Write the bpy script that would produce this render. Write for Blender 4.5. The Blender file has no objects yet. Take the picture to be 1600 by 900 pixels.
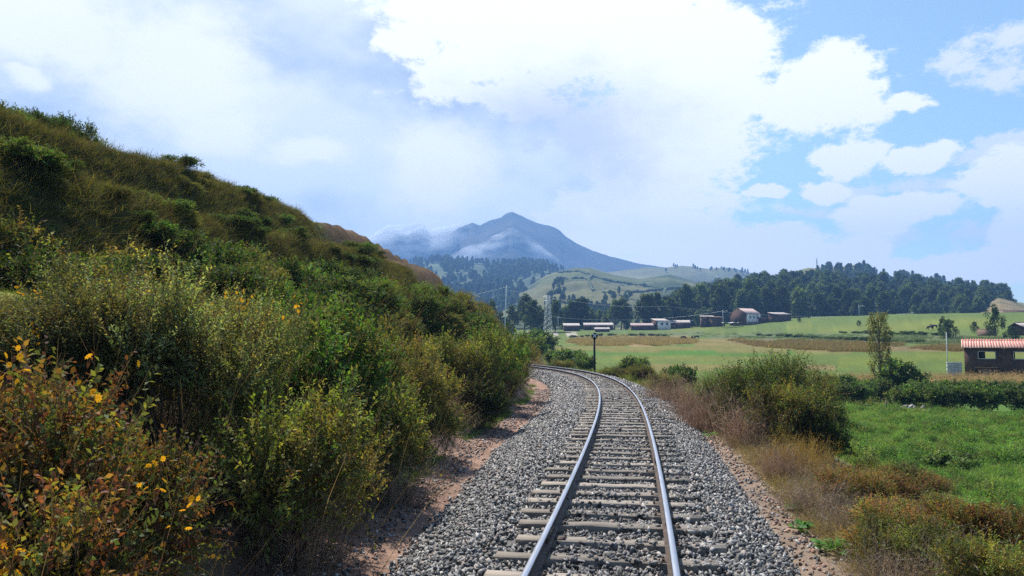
import bpy, math, random
import numpy as np
from mathutils import Vector

# ------------------------------------------------------------------ camera, sky, sun
sc = bpy.context.scene
COL = sc.collection
random.seed(5)
rng = np.random.default_rng(11)
R = math.radians
F = 1155.0                      # focal length in pixels of the 1600 px wide photograph
CAMZ = 2.35
PITCH = math.atan(80 / F)
cd = bpy.data.cameras.new('camera'); cam = bpy.data.objects.new('camera', cd); COL.objects.link(cam)
cd.sensor_width = 36; cd.lens = 36 * F / 1600; cd.clip_start = .1; cd.clip_end = 30000
cam.location = (0, 0, CAMZ); cam.rotation_euler = (math.pi / 2 + PITCH, 0, 0)
sc.camera = cam
SUN_AZ, SUN_EL = R(-27), R(55)

def pixdir(px, py):
    cx, cy = (px - 800) / F, (450 - py) / F
    return cx, math.cos(PITCH) - cy * math.sin(PITCH), math.sin(PITCH) + cy * math.cos(PITCH)
def at(px, py, Y):              # the point seen at a photograph position, Y metres ahead
    x, y, z = pixdir(px, py); k = Y / y
    return x * k, Y, CAMZ + z * k
def on_plane(px, py, z0):
    x, y, z = pixdir(px, py); k = (z0 - CAMZ) / z
    return x * k, y * k
def project(x, y, z):
    dz = z - CAMZ
    yy = np.maximum(y * math.cos(PITCH) + dz * math.sin(PITCH), .01)
    up = -y * math.sin(PITCH) + dz * math.cos(PITCH)
    return 800 + F * x / yy, 450 - F * up / yy

w = bpy.data.worlds.new("World"); sc.world = w; w.use_nodes = True
def build_world():
    nt = w.node_tree; nt.nodes.clear(); N = nt.nodes; L = nt.links
    def node(t, **k):
        n = N.new(t)
        for a, b in k.items(): setattr(n, a, b)
        return n
    def m(op, a, b=None, c=None, clamp=False):
        n = node('ShaderNodeMath', operation=op, use_clamp=clamp)
        for i, v in enumerate((a, b, c)):
            if v is None: continue
            if isinstance(v, (int, float)): n.inputs[i].default_value = v
            else: L.new(v, n.inputs[i])
        return n.outputs[0]
    def mixc(f, a, b):
        n = node('ShaderNodeMix', data_type='RGBA')
        L.new(f, n.inputs[0])
        for i, v in ((6, a), (7, b)):
            if isinstance(v, tuple): n.inputs[i].default_value = v
            else: L.new(v, n.inputs[i])
        return n.outputs[2]
    def smooth(v, lo, hi):
        n = node('ShaderNodeMapRange', interpolation_type='SMOOTHSTEP')
        L.new(v, n.inputs[0]); n.inputs[1].default_value = lo; n.inputs[2].default_value = hi
        return n.outputs[0]
    tc = node('ShaderNodeTexCoord'); D = tc.outputs['Generated']
    sky = node('ShaderNodeTexSky', sky_type='NISHITA', sun_disc=False)
    sky.sun_elevation = SUN_EL; sky.sun_rotation = SUN_AZ; sky.altitude = 800; sky.air_density = 1.0; sky.dust_density = 1.0; sky.ozone_density = 1.0
    def noise(scale, detail, rough, off=(0, 0, 0), stretch=(1, 1, 1.7)):
        mp = node('ShaderNodeMapping'); mp.inputs[1].default_value = off; mp.inputs[3].default_value = stretch
        L.new(D, mp.inputs[0])
        n = node('ShaderNodeTexNoise'); n.inputs['Scale'].default_value = scale; n.inputs['Detail'].default_value = detail; n.inputs['Roughness'].default_value = rough
        L.new(mp.outputs[0], n.inputs['Vector'])
        return n
    sp = node('ShaderNodeSeparateXYZ'); L.new(D, sp.inputs[0])
    az = m('ARCTAN2', sp.outputs[0], sp.outputs[1]); el = m('ARCSINE', sp.outputs[2])
    wn = noise(7, 5, .6, (3, 1, 2)); ws = node('ShaderNodeSeparateColor'); L.new(wn.outputs['Color'], ws.inputs[0])
    az = m('MULTIPLY_ADD', m('SUBTRACT', ws.outputs[0], .5), .09, az)
    el = m('MULTIPLY_ADD', m('SUBTRACT', ws.outputs[1], .5), .06, el)
    P = node('ShaderNodeCombineXYZ'); L.new(az, P.inputs[0]); L.new(el, P.inputs[1])
    def blob(px, py, rx, ry):
        x, y, z = pixdir(px, py); l = math.sqrt(x*x + y*y + z*z)
        a, e = math.atan2(x, y), math.asin(z / l)
        s = node('ShaderNodeVectorMath', operation='SUBTRACT'); L.new(P.outputs[0], s.inputs[0]); s.inputs[1].default_value = (a, e, 0)
        q = node('ShaderNodeVectorMath', operation='MULTIPLY'); L.new(s.outputs[0], q.inputs[0]); q.inputs[1].default_value = (F / rx, F / ry, 0)
        ln = node('ShaderNodeVectorMath', operation='LENGTH'); L.new(q.outputs[0], ln.inputs[0])
        return m('SUBTRACT', 1.0, ln.outputs['Value'])       # 1 at the middle, 0 at the rim, falling on outside
    def union(lst):
        cur = None
        for b in lst:
            v = blob(*b)
            cur = v if cur is None else m('SMOOTH_MAX', cur, v, .12)
        return m('MAXIMUM', cur, -1.5)
    fine = noise(13, 10, .68, (1, 5, 0), (1, 1, 1.7)).outputs['Fac']
    # heaps of bright white cloud
    white = union([(880, 40, 330, 150), (690, -20, 190, 80), (1050, 110, 190, 120), (1290, 150, 115, 75), (1412, 170, 28, 20), (1010, 230, 190, 100),
                   (1000, 350, 200, 75), (1160, 394, 190, 50), (1330, 390, 50, 26), (1325, 246, 52, 26), (1448, 248, 48, 22),
                   (1580, 290, 66, 40), (1185, 297, 38, 12), (1290, 298, 40, 14), (1405, 332, 84, 28), (1545, 422, 130, 34), (1605, 365, 50, 34), (1250, 430, 400, 20)])
    wisp = union([(1535, 95, 95, 50), (1580, 235, 70, 20), (1520, 250, 60, 14), (1430, 290, 150, 25), (1480, 372, 110, 26), (1250, 335, 90, 18)])
    bright = union([(270, 110, 150, 90), (340, 200, 60, 40), (465, 237, 70, 22), (20, 20, 210, 80), (680, 265, 80, 90), (110, 60, 90, 50), (48, 122, 34, 13)])
    veil = union([(300, 170, 760, 380), (790, 260, 260, 200), (-500, 200, 500, 300)])
    # cover outside the photograph's frame goes on as broken cloud
    broad = noise(2.1, 8, .58, (7, 2, 4), (1, 1, 2.2)).outputs['Fac']
    fr = m('SUBTRACT', fine, .5)
    wm = smooth(m('MULTIPLY_ADD', fr, 2.0, white), -.02, .28)
    wp = m('MULTIPLY', smooth(m('MULTIPLY_ADD', fr, 4.2, wisp), .15, .8), .8)
    bm = smooth(m('MULTIPLY_ADD', fr, 1.3, bright), -.35, .55)
    vm = smooth(m('MULTIPLY_ADD', fr, .8, veil), -.05, .45)
    inframe = smooth(blob(800, 260, 1500, 620), 0, .35)
    om = m('MULTIPLY', smooth(broad, .58, .72), m('SUBTRACT', 1, inframe))
    bg = node('ShaderNodeBackground'); bg.inputs[1].default_value = .084
    soft = noise(3.6, 4, .5, (2, 9, 1)).outputs['Fac']
    tn = node('ShaderNodeMix', data_type='RGBA', blend_type='MULTIPLY'); tn.inputs[0].default_value = 1; L.new(sky.outputs[0], tn.inputs[6]); tn.inputs[7].default_value = (1.3, 1.38, 1.28, 1); sky_c = tn.outputs[2]
    greyc = mixc(smooth(soft, .40, .60), (3.5, 4.25, 5.6, 1), (6.6, 7.0, 7.6, 1))
    c = mixc(m('MULTIPLY', vm, .93), sky_c, greyc)
    c = mixc(m('MULTIPLY', bm, .9), c, (8.2, 8.2, 8.3, 1))
    c = mixc(wp, c, (7.2, 7.3, 7.5, 1))
    shade = smooth(m('MULTIPLY_ADD', fr, 1.0, blob(870, 215, 230, 130)), -.25, .9)
    whitec = mixc(shade, (8.6, 8.6, 8.6, 1), (5.2, 5.6, 6.5, 1))
    c = mixc(wm, c, whitec)
    c = mixc(om, c, (5.0, 5.2, 5.6, 1))
    L.new(c, bg.inputs[0])
    out = node('ShaderNodeOutputWorld'); L.new(bg.outputs[0], out.inputs[0])
build_world()

sd = bpy.data.lights.new('sun', 'SUN'); so = bpy.data.objects.new('sun', sd); COL.objects.link(so)
sd.energy = 5.0; sd.angle = R(.53); sd.color = (1, .94, .84)
sv = Vector((math.sin(SUN_AZ) * math.cos(SUN_EL), math.cos(SUN_AZ) * math.cos(SUN_EL), math.sin(SUN_EL)))
so.rotation_euler = sv.to_track_quat('Z', 'Y').to_euler(); so.location = (-40, 40, 80)
sc.view_settings.view_transform = 'Standard'; sc.view_settings.look = 'None'
sc.view_settings.exposure = 0.9; sc.view_settings.gamma = 1.0
sc.render.engine = 'CYCLES'
cy = sc.cycles
cy.max_bounces = 5; cy.diffuse_bounces = 2; cy.glossy_bounces = 2; cy.transmission_bounces = 4; cy.volume_bounces = 0; cy.transparent_max_bounces = 8
cy.use_denoising = False
cy.caustics_reflective = False; cy.caustics_refractive = False

# ------------------------------------------------------------------ helpers
def tag(o, label=None, cat=None, group=None, kind=None):
    if label: o['label'] = label
    if cat: o['category'] = cat
    if group: o['group'] = group
    if kind: o['kind'] = kind
    return o
def empty(name, loc=(0, 0, 0), rz=0, scale=(1, 1, 1)):
    o = bpy.data.objects.new(name, None); COL.objects.link(o)
    o.location = loc; o.rotation_euler = (0, 0, rz); o.scale = scale; o.empty_display_size = .2
    return o
def make_mesh(name, V, faces, mats=None, col=None, smooth=False, mi=None):
    """V (n,3); faces = list of index arrays, each (k,3) or (k,4)."""
    me = bpy.data.meshes.new(name)
    V = np.asarray(V, dtype=np.float32)
    faces = [np.asarray(f, dtype=np.int32) for f in faces if len(f)]
    me.vertices.add(len(V)); me.vertices.foreach_set('co', V.ravel())
    nl = sum(f.size for f in faces); npoly = sum(len(f) for f in faces)
    me.loops.add(nl); me.loops.foreach_set('vertex_index', np.concatenate([f.ravel() for f in faces]))
    tot = np.concatenate([np.full(len(f), f.shape[1], np.int32) for f in faces])
    start = np.concatenate([[0], np.cumsum(tot)[:-1]]).astype(np.int32)
    me.polygons.add(npoly); me.polygons.foreach_set('loop_start', start)
    if smooth: me.polygons.foreach_set('use_smooth', np.ones(npoly, bool))
    if mi is not None: me.polygons.foreach_set('material_index', np.asarray(mi, np.int32))
    if mats is not None:
        for mm in (mats if isinstance(mats, (list, tuple)) else [mats]): me.materials.append(mm)
    if col is not None:
        a = me.attributes.new('col', 'FLOAT_COLOR', 'POINT')
        c = np.ones((len(V), 4), np.float32); c[:, :3] = col
        a.data.foreach_set('color', c.ravel())
    me.update(calc_edges=True); me.validate()
    return me
def obj(name, me, parent=None, loc=(0, 0, 0), rot=(0, 0, 0), scale=(1, 1, 1)):
    o = bpy.data.objects.new(name, me); COL.objects.link(o)
    o.parent = parent; o.location = loc; o.rotation_euler = rot; o.scale = scale
    return o
def kids(o): return KIDS.get(o.name, [])
def dup(root, loc, rz=0, scale=(1, 1, 1)):
    r = root.copy(); COL.objects.link(r); r.location = loc; r.rotation_euler = (0, 0, rz); r.scale = scale
    for ch in root.children:
        c = ch.copy(); COL.objects.link(c); c.parent = r
        for g in ch.children:
            d = g.copy(); COL.objects.link(d); d.parent = c
    return r
class MB:                       # collects boxes, tubes, quads for one mesh
    def __init__(s): s.V = []; s.Q = []; s.T = []; s.n = 0
    def add(s, V, Q=(), T=()):
        s.V.append(np.asarray(V, float))
        if len(Q): s.Q.append(np.asarray(Q) + s.n)
        if len(T): s.T.append(np.asarray(T) + s.n)
        s.n += len(V)
    def box(s, c, d, rz=0, rx=0, ry=0):
        x, y, z = np.array(d) / 2
        V = np.array([(a * x, b * y, e * z) for e in (-1, 1) for b in (-1, 1) for a in (-1, 1)])
        if rx: V = V @ np.array([[1, 0, 0], [0, math.cos(rx), -math.sin(rx)], [0, math.sin(rx), math.cos(rx)]]).T
        if ry: V = V @ np.array([[math.cos(ry), 0, math.sin(ry)], [0, 1, 0], [-math.sin(ry), 0, math.cos(ry)]]).T
        if rz: V = V @ np.array([[math.cos(rz), -math.sin(rz), 0], [math.sin(rz), math.cos(rz), 0], [0, 0, 1]]).T
        s.add(V + np.array(c), [(0, 2, 3, 1), (4, 5, 7, 6), (0, 1, 5, 4), (2, 6, 7, 3), (0, 4, 6, 2), (1, 3, 7, 5)])
    def tube(s, pts, rad, k=6, cap=True):
        pts = np.asarray(pts, float); n = len(pts); rad = np.broadcast_to(rad, (n,))
        t = np.gradient(pts, axis=0); t /= np.linalg.norm(t, axis=1)[:, None] + 1e-9
        ref = np.where(np.abs(t[:, 2:3]) > .9, np.array([[1., 0, 0]]), np.array([[0, 0, 1.]]))
        u = np.cross(t, ref); u /= np.linalg.norm(u, axis=1)[:, None]; v = np.cross(t, u)
        a = np.arange(k) / k * 2 * math.pi
        V = pts[:, None] + rad[:, None, None] * (np.cos(a)[None, :, None] * u[:, None] + np.sin(a)[None, :, None] * v[:, None])
        V = V.reshape(-1, 3); Q = []
        for i in range(n - 1):
            for j in range(k):
                Q.append((i * k + j, i * k + (j + 1) % k, (i + 1) * k + (j + 1) % k, (i + 1) * k + j))
        T = []
        if cap:
            for b, sgn in ((0, 1), ((n - 1) * k, -1)):
                for j in range(1, k - 1): T.append((b, b + j + 1, b + j) if sgn > 0 else (b, b + j, b + j + 1))
        s.add(V, Q, T)
    def mesh(s, name, mat, smooth=False, col=None):
        V = np.concatenate(s.V); f = []
        if s.Q: f.append(np.concatenate(s.Q))
        if s.T: f.append(np.concatenate(s.T))
        return make_mesh(name, V, f, mat, smooth=smooth, col=col)
    def build(s, name, mat, parent=None, smooth=False, **k): return obj(name, s.mesh(name, mat, smooth), parent, **k)

# value noise in numpy
_perm = np.random.default_rng(3).random((256, 256))
def vnoise(x, y):
    xi = np.floor(x).astype(int); yi = np.floor(y).astype(int); fx = x - xi; fy = y - yi
    fx = fx * fx * (3 - 2 * fx); fy = fy * fy * (3 - 2 * fy)
    g = lambda a, b: _perm[a & 255, b & 255]
    return (g(xi, yi) * (1 - fx) + g(xi + 1, yi) * fx) * (1 - fy) + (g(xi, yi + 1) * (1 - fx) + g(xi + 1, yi + 1) * fx) * fy
def fbm(x, y, o=4):
    s = 0; a = .5; tot = 0
    for i in range(o):
        s = s + a * vnoise(x * 2 ** i + 17.3 * i, y * 2 ** i + 5.1 * i); tot += a; a *= .5
    return s / tot - .5
def sstep(a, b, x):
    t = np.clip((x - a) / (b - a), 0, 1); return t * t * (3 - 2 * t)

# ------------------------------------------------------------------ materials
def mat(name):
    mm = bpy.data.materials.new(name); mm.use_nodes = True
    nt = mm.node_tree; nt.nodes.clear()
    return mm, nt.nodes, nt.links
def link_noise(N, L, scale, detail=4, rough=.55, coord='Object', stretch=None):
    tc = N.new('ShaderNodeTexCoord'); n = N.new('ShaderNodeTexNoise')
    n.inputs['Scale'].default_value = scale; n.inputs['Detail'].default_value = detail; n.inputs['Roughness'].default_value = rough
    src = tc.outputs[coord]
    if stretch:
        mp = N.new('ShaderNodeMapping'); mp.inputs[3].default_value = stretch; L.new(src, mp.inputs[0]); src = mp.outputs[0]
    L.new(src, n.inputs['Vector'])
    return n
def ramp(N, L, src, stops):
    r = N.new('ShaderNodeValToRGB'); L.new(src, r.inputs[0]); e = r.color_ramp.elements
    while len(e) < len(stops): e.new(.5)
    for i, (p, c) in enumerate(stops): e[i].position = p; e[i].color = (*c, 1)
    return r
def pmat(name, stops, scale=6, rough=.85, bump=.3, bscale=30, metal=0, stretch=None, coord='Object', detail=6, spec=.3, objrand=0):
    mm, N, L = mat(name)
    n = link_noise(N, L, scale, detail, .6, coord, stretch); r = ramp(N, L, n.outputs['Fac'], stops)
    p = N.new('ShaderNodeBsdfPrincipled'); p.inputs['Roughness'].default_value = rough; p.inputs['Metallic'].default_value = metal
    p.inputs['Specular IOR Level'].default_value = spec
    c = r.outputs[0]
    if objrand:
        oi = N.new('ShaderNodeObjectInfo'); mr = N.new('ShaderNodeMapRange'); mr.inputs[3].default_value = 1 - objrand; mr.inputs[4].default_value = 1 + objrand
        L.new(oi.outputs['Random'], mr.inputs[0]); h = N.new('ShaderNodeHueSaturation'); L.new(mr.outputs[0], h.inputs['Value']); L.new(c, h.inputs['Color']); c = h.outputs[0]
    L.new(c, p.inputs['Base Color'])
    if bump:
        b = N.new('ShaderNodeBump'); b.inputs['Strength'].default_value = bump; b.inputs['Distance'].default_value = .05
        n2 = link_noise(N, L, bscale, 5, .6, coord, stretch); L.new(n2.outputs['Fac'], b.inputs['Height']); L.new(b.outputs[0], p.inputs['Normal'])
    o = N.new('ShaderNodeOutputMaterial'); L.new(p.outputs[0], o.inputs[0])
    return mm
def leafmat(name, trans=.45, gloss=.06, objrand=.18, tint=(1.2, 1.2, .6)):
    mm, N, L = mat(name)
    a = N.new('ShaderNodeAttribute'); a.attribute_name = 'col'
    oi = N.new('ShaderNodeObjectInfo'); mr = N.new('ShaderNodeMapRange'); mr.inputs[3].default_value = 1 - objrand; mr.inputs[4].default_value = 1 + objrand
    L.new(oi.outputs['Random'], mr.inputs[0])
    h = N.new('ShaderNodeHueSaturation'); L.new(a.outputs['Color'], h.inputs['Color']); L.new(mr.outputs[0], h.inputs['Value'])
    t = N.new('ShaderNodeMix'); t.data_type = 'RGBA'; t.blend_type = 'MULTIPLY'; t.inputs[0].default_value = 1
    L.new(h.outputs[0], t.inputs[6]); t.inputs[7].default_value = (*tint, 1)
    d = N.new('ShaderNodeBsdfDiffuse'); L.new(h.outputs[0], d.inputs[0])
    tr = N.new('ShaderNodeBsdfTranslucent'); L.new(t.outputs[2], tr.inputs[0])
    m1 = N.new('ShaderNodeMixShader'); m1.inputs[0].default_value = trans; L.new(d.outputs[0], m1.inputs[1]); L.new(tr.outputs[0], m1.inputs[2])
    g = N.new('ShaderNodeBsdfGlossy'); g.inputs['Roughness'].default_value = .62; g.inputs[0].default_value = (.9, .95, 1, 1)
    m2 = N.new('ShaderNodeMixShader'); m2.inputs[0].default_value = gloss; L.new(m1.outputs[0], m2.inputs[1]); L.new(g.outputs[0], m2.inputs[2])
    o = N.new('ShaderNodeOutputMaterial'); L.new(m2.outputs[0], o.inputs[0])
    return mm
LEAF = leafmat('leaf', .45, .015, .32); LEAF_FAR = leafmat('tree_leaf', .3, .01, .42); DRY = leafmat('dry_stalk', .3, .02, .15, (1.1, 1, .85)); GRASS = leafmat('grass_blade', .4, .012, .15)
BARK = pmat('bark', [(.3, (.10, .075, .055)), (.7, (.22, .18, .14))], 8, .9, .5, 25)
STEM = pmat('twig', [(.3, (.06, .04, .028)), (.7, (.14, .10, .07))], 10, .9, 0)
ADOBE = pmat('adobe', [(.3, (.055, .030, .021)), (.5, (.08, .046, .032)), (.75, (.12, .075, .052))], 2.2, .95, .4, 14)
ADOBE2 = pmat('adobe_pale', [(.3, (.13, .085, .06)), (.75, (.22, .15, .11))], 1.6, .95, .4, 9)
PLASTER = pmat('white_plaster', [(.3, (.6, .55, .53)), (.6, (.78, .75, .74))], 1.2, .9, .1, 8)
TIN = pmat('old_tin', [(.3, (.22, .19, .18)), (.7, (.42, .38, .37))], 1.5, .6, .1, 10)
TILE_GREY = pmat('faded_tile', [(.3, (.25, .18, .17)), (.7, (.42, .33, .32))], 2, .85, .2, 12)
DARK = pmat('dark_opening', [(.3, (.012, .012, .014)), (.7, (.02, .02, .022))], 5, .6, 0)
WOODM = pmat('board_wood', [(.3, (.22, .12, .06)), (.7, (.36, .22, .13))], 3, .8, .2, 20, stretch=(8, 8, 1))
CONC = pmat('concrete', [(.3, (.33, .34, .34)), (.7, (.5, .51, .5))], 4, .9, .2, 30)
PALEPOLE = pmat('pale_pole', [(.3, (.42, .5, .5)), (.7, (.55, .62, .62))], 4, .7, 0)
GALV = pmat('galvanised_steel', [(.3, (.45, .47, .48)), (.7, (.6, .62, .63))], 4, .5, 0, metal=.3)
BLACKP = pmat('black_paint', [(.3, (.010, .010, .011)), (.7, (.022, .02, .02))], 8, .55, .1)
WHITEP = pmat('white_paint', [(.3, (.7, .7, .68)), (.7, (.82, .82, .8))], 8, .6, 0)
BLOCKM = pmat('cinder_block', [(.3, (.34, .34, .35)), (.7, (.48, .48, .48))], 5, .95, .3, 20, objrand=.12)
HIDE = pmat('black_hide', [(.3, (.008, .007, .006)), (.7, (.02, .016, .014))], 3, .7, 0)

# ------------------------------------------------------------------ the track's line
RAILPX = [(900, 822, 1047), (850, 850, 1045), (800, 875, 1041), (750, 897, 1031), (700, 915, 1018), (660, 931, 1009), (640, 937, 1004.5), (620, 939.5, 994), (610, 937, 986), (600, 931, 974), (590, 918, 952), (582, 893, 927), (575, 850, 888)]
_pts = np.array([[np.mean(v) for v in zip(on_plane(l, y, 0), on_plane(r, y, 0))] for y, l, r in RAILPX])
def fit_line():
    yy = _pts[:, 1]; wt = 1 / (1 + yy / 25)
    c = np.polyfit(yy, _pts[:, 0], 4, w=wt)
    ys = np.arange(6.5, 60, .1); xs = np.polyval(c, ys)
    dx = np.polyval(np.polyder(c), 6.5)
    back = np.array([[xs[0] - dx * (6.5 - y), y] for y in np.arange(-30, 6.5, .1)])
    P = np.concatenate([back, np.stack([xs, ys], 1)])
    h = math.atan2(P[-1, 0] - P[-2, 0], P[-1, 1] - P[-2, 1]); x, y = P[-1]; ext = []
    for i in range(900):
        h -= .1 / 92 if i < 800 else 0
        x += .1 * math.sin(h); y += .1 * math.cos(h); ext.append((x, y))
    P = np.concatenate([P, ext])
    s = np.concatenate([[0], np.cumsum(np.linalg.norm(np.diff(P, axis=0), axis=1))])
    S = np.arange(0, s[-1], .25)
    Q = np.stack([np.interp(S, s, P[:, 0]), np.interp(S, s, P[:, 1])], 1)
    for _ in range(6): Q[1:-1] = (Q[:-2] + 2 * Q[1:-1] + Q[2:]) / 4
    T = np.gradient(Q, axis=0); T /= np.linalg.norm(T, axis=1)[:, None]
    return S, Q, T
TS, TQ, TT = fit_line()
TS = TS - np.interp(0, TQ[:400, 1], TS[:400])          # s = 0 beside the camera
TN = np.stack([TT[:, 1], -TT[:, 0]], 1)                # points to the right of the track
def track_pos(s, d):
    s = np.asarray(s, float); f = lambda A: np.interp(s, TS, A)
    return f(TQ[:, 0]) + d * f(TN[:, 0]), f(TQ[:, 1]) + d * f(TN[:, 1])
def track_heading(s): return math.atan2(np.interp(s, TS, TT[:, 0]), np.interp(s, TS, TT[:, 1]))
def track_sd(x, y):
    x = np.atleast_1d(np.asarray(x, float)); y = np.atleast_1d(np.asarray(y, float))
    s = np.empty_like(x); d = np.empty_like(x)
    for a in range(0, len(x), 20000):
        xx, yy = x[a:a + 20000], y[a:a + 20000]
        D2 = (xx[:, None] - TQ[None, :, 0]) ** 2 + (yy[:, None] - TQ[None, :, 1]) ** 2
        i = np.argmin(D2, 1); ex = xx - TQ[i, 0]; ey = yy - TQ[i, 1]
        s[a:a + 20000] = TS[i] + ex * TT[i, 0] + ey * TT[i, 1]
        d[a:a + 20000] = np.where(ex * TN[i, 0] + ey * TN[i, 1] < 0, -1, 1) * np.sqrt(D2[np.arange(len(i)), i])
    return s, d

def left_edge(s): return np.interp(s, [9, 20, 30, 40, 60], [2.85, 3.45, 3.3, 3.2, 3.0])
def right_edge(s): return np.interp(s, [9, 20, 30], [2.42, 2.5, 2.75])
def loff(s): return np.interp(s, [9, 20, 30, 40, 60], [3.15, 3.65, 3.4, 3.2, 3.0]) - 2.95
def bed_z(d, s):
    d = np.asarray(d, float); d = np.where(d < -1.35, -1.35 + (d + 1.35) * 1.4 / (left_edge(s) - 1.35), d)
    d = np.where(d > 1.35, 1.35 + (d - 1.35) * 1.4 / (right_edge(s) - 1.35), d)
    return np.interp(np.abs(d), [0, 1.35, 1.8, 2.3, 2.75], [-.27, -.275, -.30, -.52, -.70])
# ------------------------------------------------------------------ the ground's shape
CR_S = [-60, 8, 15, 22, 32, 45, 54, 60, 64, 67, 70, 74]
CR_D = [21, 21, 21.5, 22, 23, 24, 21, 18, 15, 12, 9, 7]
CR_Z = [9.3, 9.3, 9.3, 9.3, 10.1, 10.8, 10.5, 9.7, 8.8, 7.4, 3.6, -.6]
def valley(x, y):
    r = np.hypot(x, y)
    z = np.interp(r, [0, 60, 72, 90, 115, 150, 200, 270, 335, 400, 900, 9000], [-2.4, -2.5, -2.5, -2.3, -1.5, .2, 1.3, 2.7, 6.4, 7.6, 9, 9])
    rise = sstep(60, 160, x) * sstep(120, 260, r) * 6
    return z + rise + .25 * fbm(x / 14, y / 14, 3) * sstep(40, 120, r)
def ground(x, y, parts=False):
    x = np.atleast_1d(np.asarray(x, float)); y = np.atleast_1d(np.asarray(y, float))
    s, d = track_sd(x, y); v = valley(x, y)
    zr = np.interp(d, [0, 2.2, 2.5, 3.6, 4.8], [-.72, -.70, -.61, -.64, -.85])
    wide = np.interp(s, [0, 40, 60, 80], [5, 6, 9, 14])
    k = sstep(4.2, 4.2 + wide, d); right = zr * (1 - k) + v * k
    dl = -d; dl = np.where(dl > 1.5, np.maximum(dl - loff(s), 1.5), dl)
    base = np.interp(dl, [0, 2.8, 3.1, 3.9, 4.7], [-.72, -.66, -.60, -.57, -.35])
    dc = np.interp(s, CR_S, CR_D); zc = np.interp(s, CR_S, CR_Z)
    t = (dl - 4.0) / (dc - loff(s) - 4.0)
    tt = np.clip(t + .10 * fbm(s / 9, dl / 9, 3), 0, 1.2)
    kst = 3.2; fl = np.floor(tt * kst); fr = tt * kst - fl
    ter = (fl + sstep(.0, .42, fr)) / kst
    amt = .9 * sstep(.12, .25, tt) * (1 - sstep(.8, .95, tt))
    S = tt * (1 - amt) + ter * amt
    S = np.where(tt > 1, 1, S)
    hz = base + (zc + .35 - base) * np.clip(S, 0, 1) ** np.interp(s, [50, 57], [.92, .55])
    over = np.maximum(dl - dc, 0)
    hz = hz - .10 * over - .004 * over ** 1.5
    hz = hz + (.28 * fbm(x / 3.1, y / 3.1, 4) + .16 * fbm(x / .8, y / .8, 3)) * sstep(4, 7, dl) * (1 - .5 * sstep(.85, 1, t))
    hz = hz + sstep(54, 57, s) * (1 - sstep(72, 75, s)) * sstep(6, 8, dl) * (1.1 * fbm(x / 2.2 + y / 3, dl / 1.5, 4))
    far = sstep(68, 80, s); hill = np.where(dl > 0, hz, base)
    kf = sstep(3.8, 10, dl); hill = hill * (1 - far) + (base * (1 - kf) + v * kf) * far
    hill = np.maximum(hill, np.where(over > 30, v - 1, -99))
    z = np.where(d > 0, right, hill)
    z = z + .05 * fbm(x / 1.3, y / 1.3, 4) * sstep(2.6, 3.2, np.abs(d))
    if parts: return z, s, d, t
    return z
def gz(x, y): return float(ground(x, y)[0])

# fields of the valley floor, as outlines seen on the ground: base colours
FIELDS = [
 ((.20, .19, .055), [(820, 541), (1180, 541), (1330, 551), (1330, 560), (820, 552)]),
 ((.14, .20, .035), [(880, 548), (1300, 551), (1300, 556), (880, 556)]),
 ((.085, .19, .03), [(920, 549.5), (1240, 550), (1190, 554.5), (920, 554.5)]),
 ((.17, .20, .045), [(960, 557), (1300, 557), (1600, 549), (1620, 560), (1300, 567), (960, 564)]),
 ((.21, .19, .06), [(980, 568), (1130, 567), (1180, 575), (1000, 582)]),
 ((.12, .17, .035), [(1190, 556), (1460, 553), (1520, 575), (1200, 572)]),
 ((.24, .19, .08), [(1250, 570), (1310, 570), (1305, 577), (1255, 577)]),
 ((.155, .20, .035), [(1310, 560), (1510, 545), (1510, 560), (1310, 575)]),
 ((.27, .205, .09), [(885, 535), (900, 528), (1000, 524.5), (1090, 529), (1085, 536), (1010, 541), (910, 540)]),
 ((.22, .185, .06), [(1085, 528), (1160, 529), (1180, 541), (1085, 541)]),
 ((.22, .165, .075), [(1130, 530), (1300, 534), (1420, 540), (1620, 541), (1620, 547), (1400, 550), (1300, 549), (1180, 542)]),
 ((.14, .175, .075), [(1000, 520), (1180, 521), (1620, 527), (1620, 538), (1420, 538), (1300, 532), (1140, 528), (1000, 523)]),
 ((.12, .19, .075), [(920, 514), (1010, 516), (1060, 519), (990, 521), (930, 519)]),
 ((.17, .21, .045), [(1050, 509), (1100, 508), (1140, 520), (1040, 518)]),
 ((.19, .225, .045), [(1230, 511), (1400, 505), (1560, 497), (1560, 512), (1400, 516), (1230, 519)]),
 ((.50, .46, .40), [(780, 519.3), (905, 520.6), (905, 522.3), (780, 521.6)]),
]
def inside(px, py, poly):
    r = np.zeros(len(px), bool); n = len(poly)
    for i in range(n):
        (x1, y1), (x2, y2) = poly[i], poly[(i + 1) % n]
        if y1 == y2: continue
        c = ((y1 > py) != (y2 > py)) & (px < (x2 - x1) * (py - y1) / (y2 - y1) + x1)
        r ^= c
    return r
def lerp3(a, b, k): return a * (1 - k[:, None]) + np.asarray(b)[None] * k[:, None]
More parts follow.
